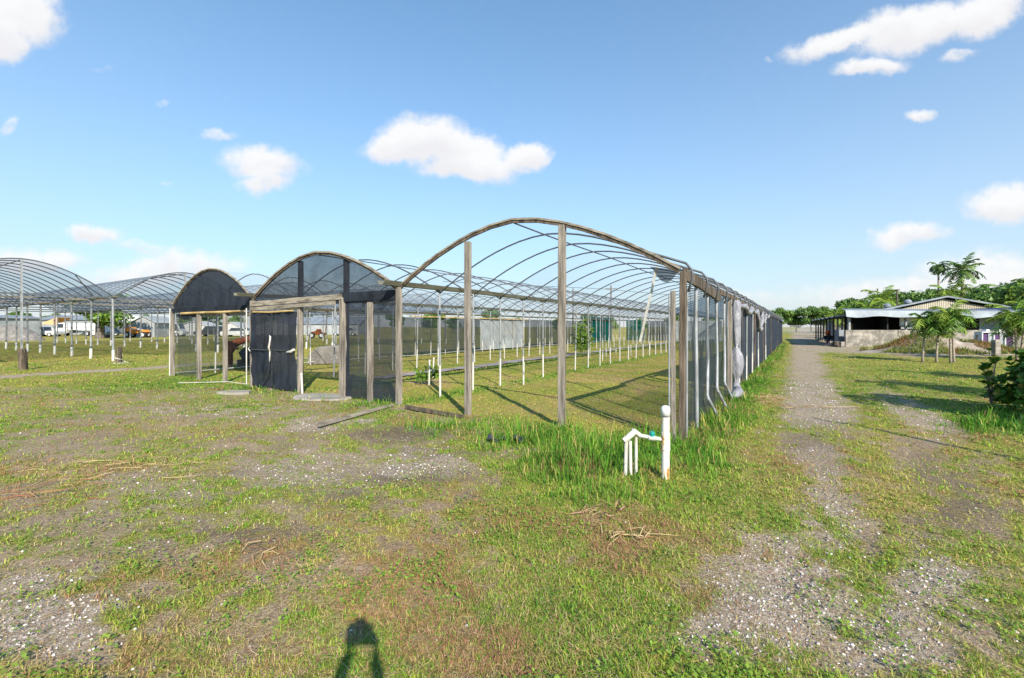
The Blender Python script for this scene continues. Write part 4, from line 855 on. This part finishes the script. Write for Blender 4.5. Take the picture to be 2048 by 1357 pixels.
t = thing('caravan', 'pale grey upright caravan between the tree trunk and the dark truck', 'caravan', at(222, 70)); mb = MB(); mb.prism([(-.9, .5), (-.95, 2.2), (-.6, 2.7), (.7, 2.75), (.95, 2.2), (.95, .5)], -1.1, 1.1); mb.build('body', M['grey_siding'], t, bevel=.08)
mb = MB(); mb.box((.2, -1.12, 1.8), (.7, .03, .5)); mb.build('window', M['glass'], t); wheel(t, 0, -.95, .35)
t = thing('boat', 'white boat hull on blocks left of the caravan', 'boat', at(207, 68)); mb = MB(); mb.prism([(-1.3, .9), (-1.2, .35), (.9, .3), (1.3, .9), (.4, 1.0), (.3, 1.9), (-.5, 1.9), (-.7, 1.0)], -.8, .8); mb.build('hull', M['white'], t, bevel=.1)
mb = MB(); mb.box((-.6, 0, .16), (.3, 1.4, .32)); mb.box((.6, 0, .16), (.3, 1.4, .32)); mb.build('block', M['wood_dark'], t)
car('white pickup truck parked beside the flatbed cab', at(88, 74), .1, M['white'], 4.9, 1.6, True); car('dark blue car parked left of the white pickup', at(62, 76), .05, M['blue'], 4.4); car('maroon car parked behind the white pickup', at(76, 84), 0, plain('maroon', (.2, .03, .05)), 4.4)
car('dark estate car with pale badge parked beyond the left bay', at(424, 74), .0, M['dark'], 5.0, 1.7); car('white car parked beyond the wooden posts of the left bay', at(474, 72), .1, M['white'], 4.3); car('silver car parked beyond the doorway', at(690, 80), .2, M['grey_siding'], 4.6, 1.5)
car('white van parked right of the grey gabled shed', at(342, 74), .1, M['white'], 4.6, 2.2)
t = thing('loader', 'yellow-orange wheel loader with long boom parked among the sheds', 'loader', at(274, 66)); mb = MB(); mb.prism([(-1.5, .9), (-1.2, 1.5), (-.5, 1.55), (-.3, 1.2), (1.4, 1.15), (1.6, .8), (-.2, .6)], -.5, .5); mb.build('body', M['orange'], t, bevel=.05)
mb = MB(); mb.tube([(-.4, -.55, 1.25), (1.2, -.55, 1.2)], .1, 8); mb.build('boom', M['white'], t)
for x in (-1.0, 1.3): wheel(t, x, -.5, .45, .3); wheel(t, x, .5, .45, .3)
t = thing('machinery', 'rusty red farm machine standing in the grass beyond the doorway', 'machine', at(636, 62)); mb = MB(); mb.prism([(-1, .5), (-.8, .9), (-.2, 1.0), (.0, 1.3), (.3, 1.25), (.4, .85), (1.1, .75), (1, .5)], -.4, .4); mb.build('body', M['rust'], t, bevel=.05); wheel(t, -.6, -.5, .4); wheel(t, .7, -.5, .4)
# mound under grey net at left edge
t = thing('covered_heap', 'rounded heap under grey netting at the left photo edge', 'heap', at(22, 52)); mb = MB()
mb.grid(lambda a, b: ((b*.98+.02)*3.2*math.cos(a*6.283)*(1+.1*math.sin(a*21)), (b*.98+.02)*2.0*math.sin(a*6.283), 1.9*(1-(b)**1.8)+.12*math.sin(a*25+b*7)*b*(1-b)*2-.03), 48, 12); mb.build('cover', M['heap'], t, smooth=True)
# utility poles
def upole(label, px, Y, h, arm=True):
    t = thing('utility_pole', label, 'utility pole', at(px, Y), 0, 'utility poles far behind'); mb = MB(); mb.tube([(0, 0, 0), (0, 0, h)], [.16, .11], 10); mb.build('pole', M['bark'], t)
    if arm: mb = MB(); mb.box((0, 0, h-.5), (1.8, .12, .12)); mb.build('crossarm', M['bark'], t)
upole('utility pole seen through the roof hoops above the tall leafy plant', 1146, 75, 8.0); upole('utility pole seen through the roof hoops above the leaning brace', 1222, 72, 8.2); upole('utility pole standing behind the feathery palm left of the roof vents', 1755, 80, 8.4, False)
# far fence
t = thing('chain_link_fence', 'chain-link fence with pale posts in front of the far green row', 'fence', at(1600, 118), -.06)
for k in range(-7, 9): mb = MB(); mb.tube([(k*2.6, 0, 0), (k*2.6, 0, 2.0 if k != 1 else 2.6)], .05, 8); mb.build('post', M['pipe'], t)
mb = MB(); mb.tube([(-19, 0, 1.95), (21, 0, 1.95)], .035, 6); mb.build('top_rail', M['pipe'], t)
mb = MB(); mb.grid(lambda a, b: (-19+40*a, -.03, .05+1.85*b), 20, 2); mb.build('mesh', screen('chain_link', (.3, .32, .33), .25, .05, (1, 1, 1)), t)

# ---------------------------------------------------------------- shed on the right
W0 = Vector((26.7, 36, 0)); 
t = thing('shed', 'long low open shed with grey metal roof edge, tan gable and stained concrete front wall', 'shed', W0, 0)
WL = 15.4
random.seed(12)
mb = MB(); mb.box((WL/2, .1, .66), (WL, .2, 1.36)); mb.build('front_wall', M['concrete'], t)
mb = MB()
for x in (4.3, 5.3): mb.box((x, -.02, 1.1), (.25, .06, .5))
mb.build('wall_pier', M['concrete'], t)
# lean-to roof slab with deep metal edge
mb = MB(); n = 30
def edge(a, b):
    x = -.35+(WL+.2)*a; z = 2.90-.10*a-.035*math.sin(a*23)*(1-b)-(.50+.04*math.sin(a*31))*(1-b); return (x, -.55+.10*b, z)
mb.grid(edge, 60, 4); mb.grid(lambda a, b: (-.35+(WL+.2)*a+.635*3.6*b, -.45+3.6*b, 2.90-.10*a+.28*b), 40, 6); mb.build('roof_edge', M['metal_roof'], t, solid=.03)
for x, w, m in ((.35, .16, 'pipe'), (4.9, .12, 'pipe'), (WL-.6, .14, 'wood')): mb = MB(); mb.box((x, .12, 1.9), (w, w, 1.2)); mb.build('roof_post', M[m], t)
mb = MB(); mb.box((WL/2+2.2, 3.1, 1.5), (WL, .1, 3.0)); mb.grid(lambda a, b: (.2+(WL)*a+.635*6*b, .25+6*b, .03), 1, 1); mb.build('back_wall', M['dark'], t)  # wall and floor near-black: the open shed's inner shade is in the colour
mb = MB(); mb.box((7.6, .75, 2.1), (5.3, .05, .95)); mb.build('white_panel', M['white'], t)
mb = MB(); mb.box((7.6, .70, 1.58), (5.2, .05, .32)); mb.build('grey_panel', M['grey_siding'], t)
mb = MB(); mb.box((12.4, .9, 1.85), (1.6, .05, 1.0)); mb.box((13.9, .9, 1.85), (.7, .05, 1.0)); mb.build('window', M['grey_siding'], t)
mb = MB(); mb.box((2.6, 3.2, 1.5), (.5, .4, .6)); mb.build('yellow_bin', M['bamboo'], t)
# gabled hall behind
mb = MB(); gx0, gx1, gr = 5.0, 22.0, 14.6; gy = 10.5
def gz(px_, py_, Y): return H+(HZ-py_)/F*Y
Yg = 36+gy; xg = lambda px_: (px_-CX)*Yg/F-26.7
xl, xr, xm = xg(1778), xg(2000), xg(1886)
mb.prism([(xl, 0), (xr, 0), (xr, gz(0, 618, Yg)), (xm, gz(0, 598, Yg)), (xl, gz(0, 624, Yg))], gy, gy+14); SH = lambda: setattr(mb, 'v', [(x+.635*max(0, y-gy), y, z) for x, y, z in mb.v]); SH(); mb.build('hall_wall', M['tan'], t)
mb = MB()
nb = 60
for i in range(nb):
    x = xl+(xr-xl)*(i+.5)/nb; zt = (gz(0, 624, Yg)+(gz(0, 598, Yg)-gz(0, 624, Yg))*(x-xl)/(xm-xl)) if x < xm else (gz(0, 598, Yg)+(gz(0, 618, Yg)-gz(0, 598, Yg))*(x-xm)/(xr-xm))
    mb.box((x, gy-.02, zt/2), (.09, .04, zt-.05))
mb.build('siding_ribs', M['tan'], t)
mb = MB(); zr = gz(0, 595.5, Yg); x0 = xg(1735); z0_ = gz(0, 627, Yg); x2 = xg(2012); z2_ = gz(0, 616.5, Yg)
mb.prism([(x0, z0_), (xm, zr), (x2, z2_), (x2, z2_+.16), (xm, zr+.16), (x0, z0_+.16)], gy-.5, gy+14.5); SH(); mb.build('hall_roof', M['metal_roof'], t)
for px_, py_ in ((1818, 610), (1775, 618)):
    xx = xg(px_); mb = MB(); mb.lathe([(.2, 0), (.2, .3), (.34, .36), (.36, .55), (.2, .72), (.05, .75)], (xx+1.2, gy+1.5, gz(0, py_, Yg)-.1), 12); mb.build('roof_vent', M['metal_roof'], t)
mb = MB(); mb.tube([(xg(1817)+1.4, gy+3, 3.9), (xg(1817)+1.4, gy+3, 5.6)], .07, 8); mb.box((xg(1817)+1.4, gy+3, 5.65), (.3, .3, .12)); mb.build('chimney', M['wood_dark'], t)
# navy covered part at far right
mb = MB(); xn = lambda q: (q-CX)*40/F-26.7; mb.prism([(xn(1958), 2.5), (xn(1978), gz(0, 621, 40)), (xn(2046), gz(0, 614, 40)), (xn(2075), gz(0, 616, 40)), (xn(2075), 0), (xn(2008), 0), (xn(2007), 2.5)], gy-6.5, gy-2); mb.build('navy_cover', M['navy'], t)
# side shed along the track
s2 = thing('side_shed', 'open side shed of posts and rusty roof running back along the track', 'shed', W0, TH+.057)
mb = MB(); mb.grid(lambda a, b: (1.2+22*a, .5-3.3*b, 2.45+.05*math.sin(a*40)-.1*a+.25*b), 60, 3); mb.build('roof', M['metal_roof'], s2, solid=.05)
for k in range(9): mb = MB(); mb.box((1.4+2.65*k, .05, 1.2), (.13, .13, 2.4)); mb.build('post', M['wood' if k % 2 else 'wood_dark'], s2)
mb = MB(); mb.box((12.5, -3.0, 1.2), (21, .08, 2.4)); mb.build('back_wall', M['dark'], s2)  # near-black colour stands for the shade inside the side shed
mb = MB(); mb.box((19.5, -1.0, 1.15), (6.0, .08, 2.2)); mb.build('blue_panel', M['blue'], s2)
def block(label, px, Y, sx, sz, m, z=0, name='concrete_block'):
    mb = MB(); mb.box((0, 0, sz/2), (sx, sx*.8, sz)); o = mb.build(name, M[m], None, bevel=.02); o.location = at(px, Y, z); return tag(o, label, 'block')
block('pale concrete block at the corner of the concrete wall', 1684, 35.3, .3, .42, 'concrete'); block('pale block left of the rusty drum by the side shed', 1662, 36.4, .34, .4, 'concrete')
mb = MB(); mb.lathe([(.22, 0), (.23, .2), (.22, .22), (.23, .42), (.2, .44)], (0, 0, 0), 14); o = mb.build('drum', M['wood_dark'], None); o.location = at(1673, 36); tag(o, 'dark rusty drum between two pale blocks beside the side shed', 'drum')
t = thing('utility_cart', 'dark cart with a bright orange bag parked in the side shed', 'cart', at(1656, 44), TH); mb = MB(); mb.box((0, 0, .55), (1.3, .7, .35)); mb.tube([(-.6, 0, .6), (-1.0, 0, 1.1)], .03, 6); mb.build('body', M['dark'], t, bevel=.04); wheel(t, -.45, 0, .3); wheel(t, .45, 0, .3)
mb = MB(); mb.lathe([(.08, 0), (.19, .06), (.22, .25), (.18, .45), (.06, .5)], (0, 0, .75), 12, .05); o = mb.build('orange_bag', M['red'], None, smooth=True); o.location = at(1656, 43.9); o.data.materials[0] = plain('bright_orange', (.85, .13, .02), (.7, .1, .02)); tag(o, 'bright orange bag on the dark cart', 'bag')
block('grey metal locker against the corner of the concrete wall', 1679, 37.2, .55, 1.35, 'metal_roof', 0, 'locker')['category'] = 'locker'
# mound with gravel and weeds
def mound_h(x, y): return 1.2*math.exp(-(((x-.8)/1.9)**2+(y/1.7)**2))+.5*math.exp(-(((x-3.9)/1.6)**2+((y+.4)/1.2)**2))
mc = at(1826, 28)
mb = MB(); mb.grid(lambda a, b: (-6+15*a, -3.2+6.4*b, mound_h(-6+15*a, -3.2+6.4*b)+.06*math.sin(a*90)*math.sin(b*40)*mound_h(-6+15*a, -3.2+6.4*b)-.03), 110, 50)
o = mb.build('mound', plain('mound_soil', (.40, .35, .30), (.26, .21, .17), (.17, .12, .08), (1.2, 1.2, 1.2), .95, bump=.8), None, smooth=True); o.location = mc; tag(o, kind='structure')
n = 26000; x = rng.uniform(-5.5, 8.5, n); y = rng.uniform(-3, 2, n); k = fbm(x+40, y+10, .5, 77); gz_ = np.array([mound_h(a, b) for a, b in zip(x, y)])
keep = (k > .47) & (gz_ > .05) & (rng.random(n) < .75); x, y, z, k = x[keep], y[keep], gz_[keep], k[keep]; n = len(x); th = rng.random(n)*6.28; h = .08+.22*rng.random(n); w = .02
P = np.stack([np.stack([x-w*np.sin(th), y+w*np.cos(th), z], 1), np.stack([x+w*np.sin(th), y-w*np.cos(th), z], 1), np.stack([x+np.cos(th)*h*.7, y+np.sin(th)*h*.7, z+h], 1)], 1)
P[:, :, 0] += mc.x; P[:, :, 1] += mc.y
q = rng.random((n, 1)); c = np.array([[.09, .16, .02]])*(1-q)+np.array([[.30, .28, .07]])*q; rd = (fbm(x+5, y, .8, 90) > .52)[:, None]; c = np.where(rd, c*np.array([[1.3, .75, 1.2]]), c)
raw('mound_weeds', P.reshape(-1, 3), np.arange(n*3).reshape(-1, 3), np.repeat(c, 3, 0), M['grass'], 'green and reddish weeds covering the gravel mound', 'weeds', 3)
# purple and white shelves, post
t = thing('shelf_unit', 'open purple and white shelf boxes standing against the concrete wall', 'shelves', at(1980, 29.5)); mb = MB()
for x in (-.75, .02, .75): mb.box((x, 0, .68), (.07, .5, 1.15))
mb.box((0, 0, 1.25), (1.6, .5, .06)); mb.build('frame', M['white'], t)
mb = MB(); mb.box((-.36, .1, .7), (.7, .4, 1.0)); mb.box((.4, .1, .7), (.66, .4, 1.0)); mb.box((1.1, .1, .7), (.6, .4, 1.0)); mb.build('box', M['purple'], t)
mb = MB(); mb.box((-.12, -.12, .75), (.3, .06, .85)); mb.box((.6, -.12, .75), (.24, .06, .85)); mb.build('divider', M['grey_siding'], t)
for x in (-.3, .55): mb = MB(); mb.box((x, 0, 1.35), (.2, .3, .16)); mb.build('jar', M['white'], t)
o = block('square concrete post standing in front of the purple shelves', 1992, 24.5, .3, .9, 'concrete', 0, 'concrete_post'); o['category'] = 'post'
mb = MB(); mb.tube([(0, 0, 0), (0, 0, 1.1)], .04, 6); mb.tube([(-.4, 0, .75), (0, 0, .8), (.1, 0, 1.05)], .04, 6); o = mb.build('standpipe', M['dark'], None); o.location = at(1953, 29); tag(o, 'dark bent pipe beside the purple shelves', 'pipe')

# ---------------------------------------------------------------- the photographer, whose raised arms throw the shadow in the foreground
t = thing('person', 'person in blue shirt standing behind the viewpoint with both arms raised, hands together', 'person', (0.02, -.42, 0))
def skin(name, verts, edges, rad, mat, parent):
    me = bpy.data.meshes.new(name); me.from_pydata(verts, edges, []); me.materials.append(mat); o = bpy.data.objects.new(name, me); col.objects.link(o); o.parent = parent
    m = o.modifiers.new('k', 'SKIN')
    for v, r in zip(me.skin_vertices[0].data if me.skin_vertices else [], rad): v.radius = (r, r)
    m = o.modifiers.new('s', 'SUBSURF'); m.levels = m.render_levels = 1; return o
def skin2(name, verts, edges, rad, mat, parent):
    import bmesh
    me = bpy.data.meshes.new(name); bm = bmesh.new(); lay = bm.verts.layers.skin.verify(); vs = []
    for i, (v, r) in enumerate(zip(verts, rad)):
        b = bm.verts.new(v); b[lay].radius = (r, r) if not isinstance(r, tuple) else r; b[lay].use_root = (i == 0); vs.append(b)
    for a, b in edges: bm.edges.new((vs[a], vs[b]))
    bm.to_mesh(me); bm.free(); me.materials.append(mat); o = bpy.data.objects.new(name, me); col.objects.link(o); o.parent = parent
    o.modifiers.new('k', 'SKIN'); m = o.modifiers.new('s', 'SUBSURF'); m.levels = m.render_levels = 1; return o
V_ = [(0, 0, .86), (0, 0, 1.05), (0, -.01, 1.24), (0, 0, 1.34), (0, 0, 1.40), (0, .01, 1.46), (0, .01, 1.53),
      (-.09, 0, .80), (-.10, .01, .45), (-.11, -.02, .08), (-.12, .13, .03), (.09, 0, .80), (.10, .01, .45), (.11, -.02, .08), (.12, .13, .03),
      (-.15, 0, 1.27), (-.17, .14, 1.17), (-.10, .26, 1.40), (-.065, .30, 1.52), (.15, 0, 1.27), (.17, .14, 1.17), (.10, .26, 1.40), (.065, .30, 1.52)]
E_ = [(0, 1), (1, 2), (2, 3), (3, 4), (4, 5), (5, 6), (0, 7), (7, 8), (8, 9), (9, 10), (0, 11), (11, 12), (12, 13), (13, 14), (2, 15), (15, 16), (16, 17), (17, 18), (2, 19), (19, 20), (20, 21), (21, 22)]
R_ = [.14, .12, .13, .07, .05, .09, .075, .09, .06, .04, .04, .09, .06, .04, .04, .06, .045, .032, .028, .06, .045, .032, .028]
skin2('body', V_, E_, R_, M['skin'], t)
mb = MB(); mb.lathe([(.155, .95), (.15, 1.05), (.165, 1.2), (.15, 1.31), (.07, 1.35)], (0, 0, 0), 18); mb.build('shirt', M['shirt'], t, smooth=True)
for s in (-1, 1):
    for k in range(4):
        mb = MB(); x = s*(.055+.006*k); z = 1.535+.019*k; mb.tube([(s*.075, .31, z), (s*.05, .345, z+.004), (s*.02, .35, z+.002)], [.010, .009, .007], 7); mb.build('finger', M['skin'], t, smooth=True)
    mb = MB(); mb.tube([(s*.08, .30, 1.52), (s*.06, .33, 1.50), (s*.035, .34, 1.50)], [.012, .011, .008], 7); mb.build('thumb', M['skin'], t, smooth=True)
t = thing('camera', 'small black camera held up in both hands of the photographer', 'camera', (0, -.09, 1.6)); mb = MB(); mb.box((0, 0, 0), (.13, .05, .09)); mb.box((0, 0, .06), (.05, .045, .03)); mb.build('body', M['blackish'], t, bevel=.006)
mb = MB(); mb.tube([(0, .025, 0), (0, .06, 0)], .034, 16); mb.build('lens', M['blackish'], t)

# ---------------------------------------------------------------- light, sky, camera
el = R(32); az = math.atan2(.31, -.95)
S = Vector((math.cos(el)*math.sin(az), math.cos(el)*math.cos(az), math.sin(el)))
sd = bpy.data.lights.new('sun', 'SUN'); sd.energy = 5.0; sd.angle = R(.55); sd.color = (1, .91, .78); so = bpy.data.objects.new('sun', sd); col.objects.link(so); so.rotation_euler = (-S).to_track_quat('-Z', 'Y').to_euler(); so.location = S*50
w = bpy.data.worlds.new('World'); sc.world = w; w.use_nodes = True; t = w.node_tree; t.nodes.clear()
out = N(t, 'ShaderNodeOutputWorld'); bg = N(t, 'ShaderNodeBackground', Strength=.13); L(t, bg.outputs[0], out.inputs[0])
sky = t.nodes.new('ShaderNodeTexSky'); sky.sky_type = 'NISHITA'; sky.sun_disc = False; sky.sun_elevation = el; sky.sun_rotation = az; sky.air_density = 1.0; sky.dust_density = .6; sky.ozone_density = 2.5; sky.altitude = 0
tc = t.nodes.new('ShaderNodeTexCoord'); sx = t.nodes.new('ShaderNodeSeparateXYZ'); L(t, tc.outputs['Generated'], sx.inputs[0])
def MT(op, a, b=None, c=None, clamp=False):
    n = N(t, 'ShaderNodeMath', _operation=op); n.use_clamp = clamp
    for i, x in enumerate((a, b, c)):
        if x is None: continue
        if isinstance(x, (int, float)): n.inputs[i].default_value = x
        else: L(t, x, n.inputs[i])
    return n.outputs[0]
def CM(fac, a, b, bt='MIX'):
    n = N(t, 'ShaderNodeMix', _data_type='RGBA', _blend_type=bt)
    if isinstance(fac, (int, float)): n.inputs[0].default_value = fac
    else: L(t, fac, n.inputs[0])
    for x, k in ((a, 6), (b, 7)):
        if isinstance(x, tuple): n.inputs[k].default_value = (*x, 1)
        else: L(t, x, n.inputs[k])
    return n.outputs[2]
# air gets paler towards the horizon
zz = MT('MAXIMUM', sx.outputs[2], 0.0)
hz = MT('POWER', 2.718, MT('MULTIPLY', zz, -2.9))
skyc = CM(1.0, sky.outputs[0], SKYTINT, 'MULTIPLY')
skyc = CM(MT('MULTIPLY', hz, .97), skyc, SKYHZ)
# clouds: fixed directions in the sky
yy = MT('MAXIMUM', sx.outputs[1], .05); gx = MT('DIVIDE', sx.outputs[0], yy); gzn = MT('DIVIDE', sx.outputs[2], yy)
cb = t.nodes.new('ShaderNodeCombineXYZ'); L(t, gx, cb.inputs[0]); L(t, gzn, cb.inputs[1])
nz = N(t, 'ShaderNodeTexNoise', Scale=9.0, Detail=7.0, Roughness=.55); L(t, cb.outputs[0], nz.inputs['Vector'])
nz2 = N(t, 'ShaderNodeTexNoise', Scale=34.0, Detail=6.0, Roughness=.6); L(t, cb.outputs[0], nz2.inputs['Vector'])
ds = N(t, 'ShaderNodeVectorMath', _operation='MULTIPLY_ADD'); L(t, nz.outputs['Color'], ds.inputs[0]); ds.inputs[1].default_value = (.10, .07, 0); ds.inputs[2].default_value = (-.05, -.035, 0)
ds2 = N(t, 'ShaderNodeVectorMath', _operation='ADD'); L(t, ds.outputs[0], ds2.inputs[0]); L(t, cb.outputs[0], ds2.inputs[1])
CL = [  # px, py, rx, ry, tilt, weight
    (30, 30, 105, 62, 0, 1), (15, 85, 50, 40, 0, 1), (525, 320, 95, 38, -3, .9), (530, 358, 62, 26, 8, .85), (435, 268, 40, 12, 4, .55),
    (850, 275, 95, 48, 0, 1.1), (800, 292, 82, 30, 12, 1.1), (930, 300, 112, 46, -22, 1.1), (950, 330, 115, 24, 0, 1.0), (1050, 318, 52, 26, 6, 1.1),
    (1840, 55, 150, 48, 14, 1.1), (1680, 82, 110, 26, 16, 1), (1960, 25, 110, 50, 14, 1), (1740, 130, 82, 16, 5, .9), (1925, 110, 48, 10, 14, .6), (1840, 230, 38, 15, -6, .8),
    (2010, 408, 92, 46, 0, 1), (1815, 470, 90, 24, 8, .85), (185, 470, 62, 20, 0, .8), (290, 500, 70, 18, -15, .5), (60, 525, 130, 30, 0, .8), (330, 545, 170, 34, 8, .75), (20, 255, 16, 22, 0, .5), (325, 208, 22, 10, 5, .35),
    (1545, 122, 11, 9, 0, .4), (205, 132, 24, 6, 0, .3), (335, 367, 20, 7, 0, .35), (1990, 555, 170, 55, 0, .8), (1830, 590, 260, 44, 0, .7), (1500, 600, 160, 20, 0, .4)]
acc = None; ysum = None; vsum = None
for (a, b, rx, ry, tl, wt) in CL:
    mp = t.nodes.new('ShaderNodeMapping'); mp.vector_type = 'TEXTURE'; mp.inputs['Location'].default_value = ((a-CX)/F, (HZ-b)/F, 0); mp.inputs['Rotation'].default_value = (0, 0, R(tl)); mp.inputs['Scale'].default_value = (rx/F, ry/F, 1)
    L(t, ds2.outputs[0], mp.inputs[0]); ln = N(t, 'ShaderNodeVectorMath', _operation='LENGTH'); L(t, mp.outputs[0], ln.inputs[0])
    v_ = MT('MULTIPLY', MT('SUBTRACT', 1.25, ln.outputs['Value']), 1.35)   # >0 inside
    v_ = MT('MULTIPLY', MT('MAXIMUM', v_, 0.0), wt)
    v_ = MT('MINIMUM', v_, wt)
    sy_ = t.nodes.new('ShaderNodeSeparateXYZ'); L(t, mp.outputs[0], sy_.inputs[0]); yv = MT('MULTIPLY', sy_.outputs[1], v_)
    ysum = yv if ysum is None else MT('ADD', ysum, yv); vsum = v_ if vsum is None else MT('ADD', vsum, v_)
    if acc is None: acc = v_
    else:
        acc = MT('SMOOTH_MAX', acc, v_, .12)
dens = MT('ADD', acc, MT('MULTIPLY', MT('SUBTRACT', nz2.outputs[0], .5), MT('MULTIPLY', MT('MINIMUM', MT('MULTIPLY', acc, 2.5), 1.0), .9)))
mr = N(t, 'ShaderNodeMapRange', _interpolation_type='SMOOTHSTEP'); mr.inputs[1].default_value = .06; mr.inputs[2].default_value = .95; L(t, dens, mr.inputs[0])
shade = N(t, 'ShaderNodeMapRange'); shade.inputs[1].default_value = .35; shade.inputs[2].default_value = .65; L(t, MT('ADD', MT('MULTIPLY', MT('DIVIDE', ysum, MT('MAXIMUM', vsum, .01)), -.40), MT('MULTIPLY_ADD', nz.outputs[0], .8, .06)), shade.inputs[0])
cc = CM(shade.outputs[0], CLOUD1, CLOUD2)
fin = CM(MT('MULTIPLY', mr.outputs[0], .97), skyc, cc); L(t, fin, bg.inputs[0])

cam = bpy.data.cameras.new('view'); cam.sensor_width = 36; cam.lens = 36*F/2048; cam.clip_start = .03; cam.clip_end = 6000
cam.shift_y = -(678.5-HZ)/2048
co = bpy.data.objects.new('view', cam); col.objects.link(co); co.location = (0, 0, H); co.rotation_euler = (R(90), 0, 0); sc.camera = co
sc.view_settings.view_transform = 'Standard'; sc.view_settings.look = 'None'; sc.view_settings.exposure = EXPO; sc.view_settings.gamma = 1
sc.render.engine = 'CYCLES'; sc.cycles.transparent_max_bounces = 40; sc.cycles.max_bounces = 5; sc.cycles.diffuse_bounces = 3
